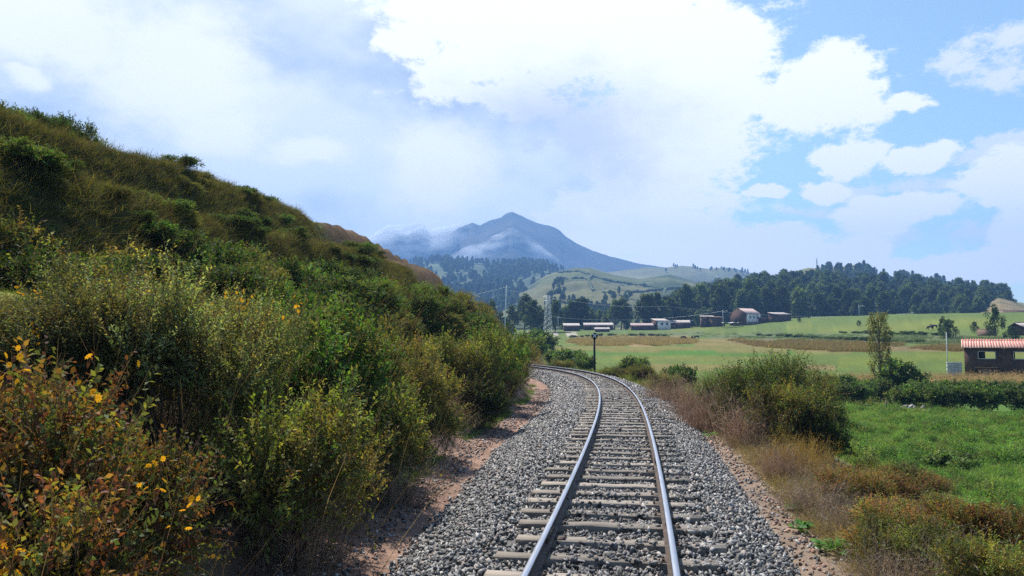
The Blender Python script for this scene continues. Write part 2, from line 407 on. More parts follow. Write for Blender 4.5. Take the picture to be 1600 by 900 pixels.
def ground_colour(x, y, z, s, d, t, steep=None):
    c = np.tile(np.array([.13, .185, .04]), (len(x), 1))
    n1 = fbm(x / 6, y / 6, 4); n2 = fbm(x / 1.1 + 40, y / 1.1, 4)
    px, py = project(x, y, z); front = (y > 88) & (d > 6)
    jx = px + 8 * fbm(x / 9, y / 9, 3); jy = py + 3.2 * fbm(x / 11 + 9, y / 11, 4)
    for colr, poly in FIELDS:
        k = inside(jx, jy, poly) & front; c[k] = colr
    c *= (.66 * (1 + .35 * n1))[:, None]
    near = (y < 56) & (d > 8); c = np.where(near[:, None], np.array([.075, .15, .03]) * (1 + .5 * n1)[:, None], c)
    k = (1 - sstep(6.0, 9.0, d + 2 * n1)) * (d > 0); c = lerp3(c, (.15, .12, .07), k * np.where(s < 48, 1, .35))
    k = (1 - sstep(4.4, 5.4, d + 1.5 * n2)) * (d > 0) * (1 - sstep(40, 52, s)); c = lerp3(c, (.215, .16, .12), k)
    # left: red path, then the hill's grass and earth
    hill = (d < 0)
    hc = np.tile(np.array([.25, .26, .06]), (len(x), 1)); hc = lerp3(hc, (.15, .17, .04), sstep(-.02, .15, n1)); hc = lerp3(hc, (.14, .09, .05), sstep(.05, .18, n2))
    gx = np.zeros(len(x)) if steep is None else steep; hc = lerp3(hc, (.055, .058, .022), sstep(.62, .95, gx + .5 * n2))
    cliff = sstep(49, 51, s + 3 * n1) * (1 - sstep(71, 75, s)) * sstep(5, 7, -d) * (1 - sstep(.75, .95, t)); hc = lerp3(hc, (.105, .062, .034), cliff); hc = lerp3(hc, (.05, .032, .02), cliff * sstep(.0, .15, fbm(x / .7, z / 2.2, 4)))
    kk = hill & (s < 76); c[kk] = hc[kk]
    k = (1 - sstep(4.2, 4.9, -d - loff(s) + 1.2 * n2)) * hill; c = lerp3(c, (.25, .16, .12), k)
    c *= (1 + .35 * n2)[:, None]
    return np.clip(c, .01, .6)

def ground_material(name):
    mm, N, L = mat(name)
    a = N.new('ShaderNodeAttribute'); a.attribute_name = 'col'
    n = link_noise(N, L, 2.2, 8, .7); mr = N.new('ShaderNodeMapRange'); mr.inputs[1].default_value = .25; mr.inputs[2].default_value = .75; mr.inputs[3].default_value = .62; mr.inputs[4].default_value = 1.38
    L.new(n.outputs['Fac'], mr.inputs[0])
    x = N.new('ShaderNodeMix'); x.data_type = 'RGBA'; x.blend_type = 'MULTIPLY'; x.inputs[0].default_value = 1
    L.new(a.outputs['Color'], x.inputs[6]); L.new(mr.outputs[0], x.inputs[7])
    p = N.new('ShaderNodeBsdfPrincipled'); p.inputs['Roughness'].default_value = .95; p.inputs['Specular IOR Level'].default_value = .1; L.new(x.outputs[2], p.inputs['Base Color'])
    b = N.new('ShaderNodeBump'); b.inputs['Strength'].default_value = .8; b.inputs['Distance'].default_value = .08
    n2 = link_noise(N, L, 9, 8, .7); L.new(n2.outputs['Fac'], b.inputs['Height']); L.new(b.outputs[0], p.inputs['Normal'])
    o = N.new('ShaderNodeOutputMaterial'); L.new(p.outputs[0], o.inputs[0])
    return mm
GROUNDM = ground_material('ground_soil')
def build_ground():
    rr = np.concatenate([[.01, 1.5, 3, 4.5, 6, 7.2], [3.6 * F / (q - 530) for q in np.arange(1000, 536, -1.6)], [900, 1300, 2000, 3000, 4500, 6500]])
    rr = np.unique(rr)
    aa = np.concatenate([np.linspace(-180, -48, 40)[:-1], np.linspace(-48, 40, 420), np.linspace(40, 180, 40)[1:]])
    A, Rr = np.meshgrid(np.radians(aa), rr); x = (Rr * np.sin(A)).ravel(); y = (Rr * np.cos(A)).ravel()
    z, s, d, t = ground(x, y, True)
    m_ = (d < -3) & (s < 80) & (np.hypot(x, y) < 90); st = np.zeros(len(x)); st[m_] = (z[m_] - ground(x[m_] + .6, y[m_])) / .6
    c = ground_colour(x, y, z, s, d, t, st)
    nr, na = A.shape; idx = np.arange(nr * na).reshape(nr, na)
    q = np.stack([idx[:-1, :-1], idx[:-1, 1:], idx[1:, 1:], idx[1:, :-1]], -1).reshape(-1, 4)[:, ::-1]
    me = make_mesh('ground', np.stack([x, y, z], 1), [q], GROUNDM, col=c, smooth=True)
    o = obj('ground', me); tag(o, 'valley floor with fields, track bank and grassy hillside on the left', 'ground', kind='structure')
build_ground()

# ------------------------------------------------------------------ far hills and the mountain
def hill_material(name, stops, scale, bump=.6, bscale=.03, patches=None):
    mm, N, L = mat(name)
    n = link_noise(N, L, scale, 9, .65); r = ramp(N, L, n.outputs['Fac'], stops); c = r.outputs[0]
    if patches:
        tc = N.new('ShaderNodeTexCoord'); mp = N.new('ShaderNodeMapping'); mp.inputs[3].default_value = (1, .8, 2.0); mp.inputs[2].default_value = (0, .2, .4); L.new(tc.outputs['Object'], mp.inputs[0])
        v = N.new('ShaderNodeTexVoronoi'); v.inputs['Scale'].default_value = patches; L.new(mp.outputs[0], v.inputs['Vector'])
        sp = N.new('ShaderNodeSeparateColor'); L.new(v.outputs['Color'], sp.inputs[0])
        r2 = ramp(N, L, sp.outputs[0], [(.15, (.035, .055, .02)), (.45, (.085, .105, .034)), (.7, (.13, .125, .05)), (.95, (.085, .07, .042))]); r2.color_ramp.interpolation = 'CONSTANT'
        mx = N.new('ShaderNodeMix'); mx.data_type = 'RGBA'; mx.inputs[0].default_value = .6; L.new(c, mx.inputs[6]); L.new(r2.outputs[0], mx.inputs[7]); c = mx.outputs[2]
    p = N.new('ShaderNodeBsdfPrincipled'); p.inputs['Roughness'].default_value = .95; p.inputs['Specular IOR Level'].default_value = .1; L.new(c, p.inputs['Base Color'])
    b = N.new('ShaderNodeBump'); b.inputs['Strength'].default_value = bump; b.inputs['Distance'].default_value = 2
    n2 = link_noise(N, L, bscale, 8, .65); L.new(n2.outputs['Fac'], b.inputs['Height']); L.new(b.outputs[0], p.inputs['Normal'])
    o = N.new('ShaderNodeOutputMaterial'); L.new(p.outputs[0], o.inputs[0])
    return mm
class Hill:
    def __init__(s, name, label, sil, Y, Y0, z0, material, nx=160, nt=60, relief=.1, power=1.25, rscale=.2, rough=0):
        s.px = np.array([p[0] for p in sil], float); s.py = np.array([p[1] for p in sil], float)
        s.Y, s.Y0, s.z0, s.relief, s.power, s.rscale, s.rough = Y, Y0, z0, relief, power, rscale, rough
        px = np.linspace(s.px[0], s.px[-1], nx); t = np.concatenate([np.linspace(0, 1, nt), np.linspace(1.02, 1.6, 14)])
        PX, T = np.meshgrid(px, t); V = s.pos(PX.ravel(), T.ravel())
        i = np.arange(V.shape[0]).reshape(PX.shape); q = np.stack([i[:-1, :-1], i[:-1, 1:], i[1:, 1:], i[1:, :-1]], -1).reshape(-1, 4)
        o = obj(name, make_mesh(name, V, [q], material, smooth=True)); tag(o, label, 'hill', kind='structure'); s.o = o
    def pos(s, px, t):
        px = np.atleast_1d(np.asarray(px, float)); t = np.atleast_1d(np.asarray(t, float))
        py = np.interp(px, s.px, s.py) + s.rough * fbm(px / 6, px * 0 + 3, 4) * np.clip(t, 0, 1) ** 8
        cx = (px - 800) / F; cyv = (450 - py) / F
        dy = math.cos(PITCH) - cyv * math.sin(PITCH); dz = math.sin(PITCH) + cyv * math.cos(PITCH)
        zr = CAMZ + dz / dy * s.Y; Y = s.Y0 + (s.Y - s.Y0) * t
        tc = np.clip(t, 0, 1); H = zr - s.z0
        z = s.z0 + H * tc ** s.power
        u = cx / dy * Y; k = s.rscale / max(H.max(), 1)
        z = z + s.relief * H.max() * fbm(u * k * 3 + 31, Y * k * 3, 6) * np.sin(np.pi * tc) ** .8
        back = np.clip(t - 1, 0, 1); z = z - H * back * 1.5
        return np.stack([u, Y, z], -1)
MOUNT = hill_material('mountain_rock', [(.3, (.028, .030, .028)), (.5, (.05, .05, .042)), (.75, (.10, .09, .075))], .004, 1, .012)
WOODY = hill_material('wooded_slope', [(.35, (.03, .05, .025)), (.5, (.06, .085, .035)), (.7, (.14, .15, .06))], .012, 1, .03)
PATCH = hill_material('patchwork_slope', [(.35, (.028, .045, .022)), (.5, (.075, .09, .034)), (.72, (.12, .105, .052))], .014, .9, .04, patches=.011)
RIDGE = hill_material('ridge_slope', [(.3, (.06, .075, .04)), (.55, (.14, .14, .06)), (.75, (.22, .18, .10))], .006, .6, .02)
FORESTF = hill_material('forest_floor', [(.3, (.05, .055, .025)), (.55, (.13, .13, .05)), (.75, (.2, .2, .06))], .05, .6, .2)
TAN = hill_material('tan_slope', [(.3, (.09, .09, .04)), (.55, (.19, .15, .08)), (.75, (.26, .19, .12))], .06, .6, .2)
mountain = Hill('mountain', 'hazy blue mountain with a pointed summit on the skyline',
    [(150, 430), (300, 412), (420, 404), (480, 392), (530, 398), (570, 390), (610, 372), (640, 374), (655, 367), (675, 379), (700, 368), (722, 354), (738, 348), (750, 352), (766, 344), (782, 340), (792, 333), (800, 330.5), (808, 334), (822, 341), (836, 347), (850, 351), (864, 354), (874, 359), (882, 368), (900, 380), (925, 391), (955, 401), (1000, 412), (1060, 421), (1200, 440), (1400, 470)],
    3000, 1900, 15, MOUNT, 420, 120, .16, 1.35, .9, 1.5)
far_ridge = Hill('far_ridge', 'hazy brown green ridge behind the patchwork hill',
    [(850, 450), (930, 428), (985, 421), (1010, 417.5), (1040, 418), (1065, 415), (1085, 417), (1105, 420), (1130, 418), (1150, 420), (1172, 426), (1195, 430), (1240, 438), (1300, 450), (1400, 470)],
    1900, 1100, 14, RIDGE, 240, 60, .16, 1.2, .8, .8)
blue_hill = Hill('wooded_hill', 'blue hazed wooded hill beyond the bend of the track',
    [(250, 440), (450, 424), (560, 416), (640, 412), (690, 409), (740, 411), (790, 413), (830, 413), (865, 418), (885, 426), (930, 445), (1000, 470)],
    1700, 760, 12, WOODY, 240, 80, .22, 1.15, .9, .8)
green_hill = Hill('patchwork_hill', 'rounded green hill divided by hedges into small fields',
    [(780, 475), (820, 452), (850, 432), (875, 423), (900, 418.5), (922, 418.5), (945, 425), (965, 431), (1000, 436), (1025, 432), (1045, 429), (1060, 432), (1090, 441), (1130, 455), (1200, 475)],
    1150, 520, 10, PATCH, 240, 80, .22, 1.05, .9, .5)
rock_hill = Hill('rocky_hill', 'bare rounded hilltop rising behind the eucalyptus wood',
    [(1130, 470), (1190, 446), (1225, 432), (1245, 423), (1262, 418.5), (1285, 419), (1300, 418), (1318, 416), (1335, 414), (1345, 419), (1360, 428), (1400, 437), (1440, 441), (1480, 448), (1520, 456), (1580, 470), (1700, 490)],
    900, 620, 12, RIDGE, 220, 60, .12, 1.1, .9, .8)
forest_hill = Hill('forest_hill', 'slope carrying the eucalyptus wood behind the village',
    [(960, 512), (1040, 505), (1100, 488), (1160, 474), (1220, 462), (1280, 458), (1340, 458), (1400, 462), (1460, 467), (1520, 472), (1560, 474), (1620, 478), (1750, 500)],
    590, 372, 7.2, FORESTF, 200, 60, .05, 1.1, .9, .8)
tan_hill = Hill('tan_hill', 'tan bare slope at the right end of the eucalyptus wood',
    [(1440, 510), (1500, 492), (1545, 472), (1560, 465.5), (1580, 470), (1600, 478), (1640, 482), (1760, 500), (1900, 505)],
    430, 270, 6.5, TAN, 140, 50, .06, 1.15, .9, .8)

# ------------------------------------------------------------------ scatter: many small pieces as one object (kind = stuff)
def scatter(name, P, Rr, S, protos, label, cat=None, parent=None, I=None):
    P = np.asarray(P, np.float32); n = len(P)
    me = bpy.data.meshes.new(name); me.vertices.add(n); me.vertices.foreach_set('co', P.ravel())
    a = me.attributes.new('turn', 'FLOAT_VECTOR', 'POINT'); a.data.foreach_set('vector', np.asarray(Rr, np.float32).ravel())
    S = np.asarray(S, np.float32)
    if S.ndim == 1: S = np.repeat(S[:, None], 3, 1)
    a = me.attributes.new('size', 'FLOAT_VECTOR', 'POINT'); a.data.foreach_set('vector', S.ravel())
    a = me.attributes.new('which', 'INT', 'POINT'); a.data.foreach_set('value', np.asarray(rng.integers(0, len(protos), n) if I is None else I, np.int32))
    o = obj(name, me, parent)
    k = bpy.data.collections.new(name + '_kinds')
    for p in protos: k.objects.link(p)
    g = bpy.data.node_groups.new(name + '_scatter', 'GeometryNodeTree')
    g.interface.new_socket('Geometry', in_out='INPUT', socket_type='NodeSocketGeometry'); g.interface.new_socket('Geometry', in_out='OUTPUT', socket_type='NodeSocketGeometry')
    N, L = g.nodes, g.links
    gi = N.new('NodeGroupInput'); go = N.new('NodeGroupOutput'); ip = N.new('GeometryNodeInstanceOnPoints')
    ci = N.new('GeometryNodeCollectionInfo'); ci.inputs['Collection'].default_value = k; ci.inputs['Separate Children'].default_value = True; ci.inputs['Reset Children'].default_value = True
    def attr(nm, t):
        q = N.new('GeometryNodeInputNamedAttribute'); q.data_type = t; q.inputs['Name'].default_value = nm
        return [x for x in q.outputs if x.enabled][0]
    er = N.new('FunctionNodeEulerToRotation'); L.new(attr('turn', 'FLOAT_VECTOR'), er.inputs[0])
    L.new(gi.outputs[0], ip.inputs['Points']); L.new(ci.outputs[0], ip.inputs['Instance']); ip.inputs['Pick Instance'].default_value = True
    L.new(attr('which', 'INT'), ip.inputs['Instance Index']); L.new(er.outputs[0], ip.inputs['Rotation']); L.new(attr('size', 'FLOAT_VECTOR'), ip.inputs['Scale'])
    L.new(ip.outputs[0], go.inputs[0])
    md = o.modifiers.new('scatter', 'NODES'); md.node_group = g
    tag(o, label, cat, kind='stuff')
    return o
def proto(name, me):            # a kind to be scattered; not linked to the scene itself
    return bpy.data.objects.new(name, me)
def yaw_only(n, tilt=.08): return np.stack([rng.normal(0, tilt, n), rng.normal(0, tilt, n), rng.random(n) * 6.28], 1)

# ------------------------------------------------------------------ railway
def ico(seed, flat=.72):        # an angular broken stone: the hull of a few random corners
    import bmesh
    g = np.random.default_rng(seed); bm = bmesh.new()
    sc_ = np.array([g.uniform(.9, 1.35), g.uniform(.7, 1), flat * g.uniform(.8, 1.15)])
    for p in unit_(g.normal(0, 1, (11, 3))) * g.uniform(.75, 1.1, (11, 1)) * sc_: bm.verts.new(p)
    bmesh.ops.convex_hull(bm, input=bm.verts); bm.verts.ensure_lookup_table()
    keep = [v for v in bm.verts if v.link_faces]; ix = {v: i for i, v in enumerate(keep)}
    V = np.array([v.co[:] for v in keep]); T = np.array([[ix[v] for v in f.verts] for f in bm.faces]); bm.free(); return V, T
def unit_(v): return v / np.linalg.norm(v, axis=1, keepdims=True)
def stone_material(name, tint):
    mm, N, L = mat(name)
    oi = N.new('ShaderNodeObjectInfo')
    r = ramp(N, L, oi.outputs['Random'], [(0, (.04, .04, .043)), (.3, (.10, .099, .098)), (.55, (.19, .185, .18)), (.8, (.34, .33, .32)), (.9, (.22, .16, .125)), (1, (.52, .51, .50))])
    n = link_noise(N, L, 2.2, 6, .65); mr = N.new('ShaderNodeMapRange'); mr.inputs[1].default_value = .3; mr.inputs[2].default_value = .7; mr.inputs[3].default_value = .6; mr.inputs[4].default_value = 1.3; L.new(n.outputs['Fac'], mr.inputs[0])
    x = N.new('ShaderNodeMix'); x.data_type = 'RGBA'; x.blend_type = 'MULTIPLY'; x.inputs[0].default_value = 1; L.new(r.outputs[0], x.inputs[6]); L.new(mr.outputs[0], x.inputs[7])
    y = N.new('ShaderNodeMix'); y.data_type = 'RGBA'; y.blend_type = 'MULTIPLY'; y.inputs[0].default_value = 1; L.new(x.outputs[2], y.inputs[6]); y.inputs[7].default_value = (*tint, 1)
    p = N.new('ShaderNodeBsdfPrincipled'); p.inputs['Roughness'].default_value = .55; p.inputs['Specular IOR Level'].default_value = .45; L.new(y.outputs[2], p.inputs['Base Color'])
    b = N.new('ShaderNodeBump'); b.inputs['Strength'].default_value = .35; b.inputs['Distance'].default_value = .2
    n2 = link_noise(N, L, 6, 5, .6); L.new(n2.outputs['Fac'], b.inputs['Height']); L.new(b.outputs[0], p.inputs['Normal'])
    o = N.new('ShaderNodeOutputMaterial'); L.new(p.outputs[0], o.inputs[0])
    return mm
STONE = stone_material('ballast_stone', (1, 1, 1)); REDSTONE = stone_material('red_stone', (1.25, .72, .52)); OILSTONE = stone_material('oily_stone', (.42, .42, .45))
BEDM = pmat('ballast_grit', [(.3, (.05, .048, .046)), (.5, (.13, .125, .12)), (.7, (.24, .23, .22))], 14, .9, 1, 30)
GA = .7525                       # rail centre from the track's centre
HEAD_W, RAIL_H = .075, .17
def build_track():
    s0, s1 = 2.5, 125
    S = np.arange(s0, s1, .3); dd = np.linspace(-1, 1, 40)
    SS, DD = np.meshgrid(S, dd, indexing='ij'); DD = np.where(DD < 0, DD * (left_edge(SS) + .05), DD * right_edge(SS)); x, y = track_pos(SS.ravel(), DD.ravel())
    wob = .10 * fbm(x / 1.7, y / 1.7, 3)
    z = bed_z(DD.ravel() + wob * 2 * (np.abs(DD.ravel()) > 1.4), SS.ravel()) + .05 * fbm(x / .35, y / .35, 3)
    i = np.arange(len(x)).reshape(SS.shape); q = np.stack([i[:-1, :-1], i[1:, :-1], i[1:, 1:], i[:-1, 1:]], -1).reshape(-1, 4)[:, ::-1]
    bed = obj('ballast_bed', make_mesh('ballast_bed', np.stack([x, y, z], 1), [q], BEDM, smooth=True))
    tag(bed, 'grey crushed stone ballast bed under the curving railway track', 'ballast', kind='structure')
    # the track: rails and sleepers
    bx, by = track_pos(7.0, 0)
    tr = empty('railway_track', (float(bx), float(by), 0)); tag(tr, 'single railway track curving left with steel rails on wooden sleepers', 'railway track')
    steel, N, L = mat('rail_steel'); 
    p = N.new('ShaderNodeBsdfPrincipled'); p.inputs['Base Color'].default_value = (.42, .44, .49, 1); p.inputs['Metallic'].default_value = .9; p.inputs['Roughness'].default_value = .3
    n = link_noise(N, L, 3, 6, .6, stretch=(3, .2, 1)); r = N.new('ShaderNodeMapRange'); r.inputs[3].default_value = .22; r.inputs[4].default_value = .42; L.new(n.outputs['Fac'], r.inputs[0]); L.new(r.outputs[0], p.inputs['Roughness'])
    o = N.new('ShaderNodeOutputMaterial'); L.new(p.outputs[0], o.inputs[0])
    rust = pmat('rail_rust', [(.3, (.035, .026, .022)), (.55, (.08, .055, .042)), (.75, (.15, .11, .09))], 9, .7, .3, 40)
    prof = [(-.07, -.17), (.07, -.17), (.07, -.158), (.012, -.138), (.010, -.048), (.0375, -.036), (.0375, -.010), (.030, 0), (-.030, 0), (-.0375, -.010), (-.0375, -.036), (-.010, -.048), (-.012, -.138), (-.07, -.158)]
    S = np.concatenate([np.arange(1.5, 40, .4), np.arange(40, 124, 1.0)])
    for side in (-1, 1):
        V = []
        for (a, zz) in prof:
            x, y = track_pos(S, side * GA + a); V.append(np.stack([x - bx, y - by, np.full_like(x, zz)], 1))
        V = np.stack(V, 1); k = len(prof); n = len(S); i = np.arange(n * k).reshape(n, k)
        q = []; mi = []
        for j in range(k):
            f = np.stack([i[:-1, j], i[1:, j], i[1:, (j + 1) % k], i[:-1, (j + 1) % k]], -1)[:, ::-1]; q.append(f); mi += [0 if j in (6, 7, 8) else 1] * len(f)
        ra = obj('rail', make_mesh('rail', V.reshape(-1, 3), [np.concatenate(q)], [steel, rust], mi=mi), tr)
        ra['label'] = 'left steel rail' if side < 0 else 'right steel rail'
        # joint bars bolted to the rail web
        for js in ((9.5, 21.5, 33.5) if side < 0 else (15.5, 27.5, 39.5)):
            jx, jy = track_pos(js, side * GA); h = track_heading(js)
            m = MB(); 
            for e in (-1, 1):
                m.box((e * .024, 0, -.093), (.026, .62, .07), -0)
                for b in (-.22, -.08, .08, .22): m.box((e * .042, b, -.093), (.02, .03, .03))
            obj('joint_bar', m.mesh('joint_bar', rust), ra, (float(jx - bx), float(jy - by), 0), (0, 0, -h))
    # sleepers
    wood = pmat('sleeper_wood', [(.25, (.09, .075, .065)), (.5, (.23, .20, .17)), (.75, (.38, .335, .29))], 5, .9, .5, 18, stretch=(.35, 6, 2), objrand=.3)
    meshes = []
    for v in range(6):
        g = np.random.default_rng(40 + v); n = 9; xs = np.linspace(-1.3, 1.3, n); V = []
        for j, xx in enumerate(xs):
            w2 = .115 + g.normal(0, .006); zt = g.normal(0, .005); e = .012
            ex = xx + (g.normal(0, .02) if j in (0, n - 1) else 0)
            V += [(ex, -w2, -.19), (ex, -w2, zt - e), (ex, -w2 + e, zt), (ex, w2 - e, zt + g.normal(0, .003)), (ex, w2, zt - e), (ex, w2, -.19)]
        Q = [];
        for j in range(n - 1):
            for k in range(6): a = j * 6; Q.append((a + k, a + (k + 1) % 6, a + 6 + (k + 1) % 6, a + 6 + k))
        T = []
        for b in (0, (n - 1) * 6):
            for k in range(1, 5): T.append((b, b + k, b + k + 1) if b else (b, b + k + 1, b + k))
        meshes.append(make_mesh('sleeper', V, [np.array(Q), np.array(T)], wood))
    pm = MB(); pm.box((0, 0, .006), (.19, .17, .012))
    for a in (-.083, .083):
        for b in (-.05, .05): pm.box((a, b, .02), (.028, .028, .03))
    plate = pm.mesh('tie_plate', rust)
    s = 5.2; slp = []
    while s < 96:
        x, y = track_pos(s, random.gauss(0, .05)); h = track_heading(s)
        far_d = max(0, s - 15)
        o = obj('sleeper', meshes[random.randrange(6)], tr, (float(x - bx), float(y - by), -.178 + random.gauss(0, .006)), (random.gauss(0, .012), 0, -h + random.gauss(0, .03)), (1 + random.gauss(0, .02), random.uniform(.92, 1.1), 1))
        slp.append((s, h))
        if s < 26:
            for side in (-1, 1):
                obj('tie_plate', plate, o, (side * GA, 0, -.002), (0, 0, random.gauss(0, .02)))
        s += .74 + random.gauss(0, .03)
    # ballast stones
    stones = []
    for k in range(9): V, T = ico(100 + k); stones.append(make_mesh('stone', V, [T], STONE))
    def layer(sa, sb, dens, lo, hi, dmax=2.75):
        n = int((sb - sa) * (2 * dmax + 1.2) * dens); s = rng.uniform(sa, sb, n); d = rng.uniform(-dmax - 1.2, dmax, n)
        keep = (np.abs(np.abs(d) - GA) > .115)
        on = np.zeros(n, bool)
        for ss, hh in slp:
            x = np.abs(s - ss) < .155; on |= x & (np.abs(d) < 1.33)
        # sleepers lie half buried, more so between the rails close by and at the right end
        bury = fbm(s / 1.7, d / .9 + 7, 3)
        pk = np.where(np.abs(d) < .66, .12 + .62 * (bury > .0 + .10 * (s > 12.5)), np.where(d > .88, .6 + .38 * (bury > -.04), .02 + .3 * (bury > .16)))
        keep &= d > -left_edge(s) + .12 + rng.normal(0, .10, n); keep &= d < right_edge(s) + rng.normal(0, .10, n)
        keep &= ~on | (rng.random(n) < pk)
        s, d, on = s[keep], d[keep], on[keep]; n = len(s); size = rng.uniform(lo, hi, n) * rng.choice([.7, 1, 1, 1.25], n)
        x, y = track_pos(s, d); z = bed_z(d, s) + size * .12 + rng.uniform(0, .04, n) + np.where(on, .055, 0) + np.where(np.abs(d) > 1.4, .02, 0)
        return np.stack([x, y, z], 1), size, s, d
    P, Z, ID = [], [], []
    for a in ((4.5, 13, 420, .030, .050), (13, 22, 300, .032, .052), (22, 40, 170, .040, .06), (40, 68, 80, .05, .08)):
        p, z, s_, d_ = layer(*a); P.append(p); Z.append(z); oily = (np.abs(d_ + .25) < .62) & (rng.random(len(z)) < np.interp(s_, [10, 16, 60], [.75, .4, .25])); ID.append(rng.integers(0, 9, len(z)) + 9 * oily)
    P = np.concatenate(P); Z = np.concatenate(Z); ID = np.concatenate(ID)
    oil = [m.copy() for m in stones]
    for m in oil: m.materials.clear(); m.materials.append(OILSTONE)
    both = stones + oil
    px, py = project(P[:, 0], P[:, 1], P[:, 2]); show = (py < 905) & (py > 0) & (px < 1620)
    big = np.where(show, Z / P[:, 1], 0); first = np.argsort(-big)[:298]
    for i in first:
        obj('stone', both[ID[i]], bed, tuple(map(float, P[i])), tuple(rng.random(3) * 6.28), (float(Z[i]),) * 3)
    rest = np.setdiff1d(np.arange(len(P)), first)
    scatter('stones', P[rest], rng.random((len(rest), 3)) * 6.28, Z[rest], [proto('ballast_stone', m) for m in stones] + [proto('ballast_stone_oily', m) for m in oil], 'loose grey crushed stones covering the ballast bed', parent=bed, I=ID[rest])
    # stones strayed on to the dirt paths either side
    n = 6500; s = 4.5 + 40 * rng.random(n) ** 1.6; sd_ = rng.choice([-1, 1], n); d = sd_ * (2.45 + np.abs(rng.normal(0, .55, n))) - np.where(sd_ < 0, .45 + loff(s), 0)
    x, y = track_pos(s, d); z = ground(x, y); sz = rng.uniform(.012, .042, n) * (1 + s / 60)
    red = [make_mesh('pebble', *(lambda a: (a[0], [a[1]]))(ico(200 + k)), REDSTONE) for k in range(4)]
    pr = [proto('path_pebble', m) for m in red] + [proto('path_stone', m) for m in stones[:3]]
    scatter('path_stones', np.stack([x, y, z + sz * .15], 1), rng.random((n, 3)) * 6.28, sz, pr, 'reddish pebbles and stray ballast on the dirt beside the track', 'pebbles')
build_track()

# ------------------------------------------------------------------ plants: leaf, twig and blade builders
def unit(v): return v / (np.linalg.norm(v, axis=-1, keepdims=True) + 1e-9)
def pal(g, n, palette, weights=None, jit=.22):
    p = np.array(palette); i = g.choice(len(p), n, p=weights)
    return p[i] * g.uniform(1 - jit, 1 + jit, (n, 1)) * g.uniform(.93, 1.07, (n, 3))
def leaves(g, C, D, ln, wd, col, droop=.2, fold=True):
    """leaf-shaped quads at C pointing along D"""
    n = len(C); D = unit(D + np.array([0, 0, -droop]) * g.random((n, 1)))
    rnd = g.normal(0, 1, (n, 3)) + np.array([0, 0, 1.2]); side = unit(np.cross(D, rnd)); nor = np.cross(side, D)
    ln = (ln * g.uniform(.65, 1.3, n))[:, None]; wd = (wd * g.uniform(.7, 1.2, n))[:, None]
    V = np.stack([C, C + D * ln * .5 + side * wd * .5 + nor * wd * .12, C + D * ln - nor * ln * .1, C + D * ln * .5 - side * wd * .5 + nor * wd * .12], 1)
    return V.reshape(-1, 3), np.arange(4 * n).reshape(n, 4), np.repeat(col, 4, 0)
def ribbons(g, B, D, ln, wd, bend, col, k=4, tipcol=None):
    """thin tapering curved blades from B along D"""
    n = len(B); D = unit(D); ln = np.broadcast_to(ln, (n,)); bendv = g.normal(0, 1, (n, 3)); bendv[:, 2] = -np.abs(bendv[:, 2]) * .8
    side = unit(np.cross(D, g.normal(0, 1, (n, 3))))
    t = np.linspace(0, 1, k); Vs = []
    for j, u in enumerate(t):
        c = B + D * (ln * u)[:, None] + bendv * (bend * ln * u * u)[:, None]
        ww = wd * (1 - .85 * u)
        Vs += [c - side * ww / 2, c + side * ww / 2]
    V = np.stack(Vs, 1).reshape(-1, 3); b = np.arange(n)[:, None] * 2 * k
    q = np.concatenate([b + np.array([2 * j, 2 * j + 1, 2 * j + 3, 2 * j + 2]) for j in range(k - 1)])
    return V, q, np.repeat(col, 2 * k, 0)
def join(parts):
    V, Q, C, n = [], [], [], 0
    for v, q, c in parts: V.append(v); Q.append(q + n); C.append(c); n += len(v)
    return np.concatenate(V), [np.concatenate(Q)], np.concatenate(C)
def stems_mesh(g, tips, rad, material, wob=.12, base_r=.15):
    m = MB()
    for t in tips:
        b = np.array([g.normal(0, base_r), g.normal(0, base_r), -.25]); n = 6; u = np.linspace(0, 1, n)[:, None]
        mid = b * (1 - u) + t * u; mid[:, 2] = b[2] + (t[2] - b[2]) * u[:, 0] ** .8
        mid[1:-1] += g.normal(0, wob, (n - 2, 3)) * .4
        m.tube(mid, np.linspace(rad, rad * .3, n), 4, False)
    return m.mesh('stem', material)

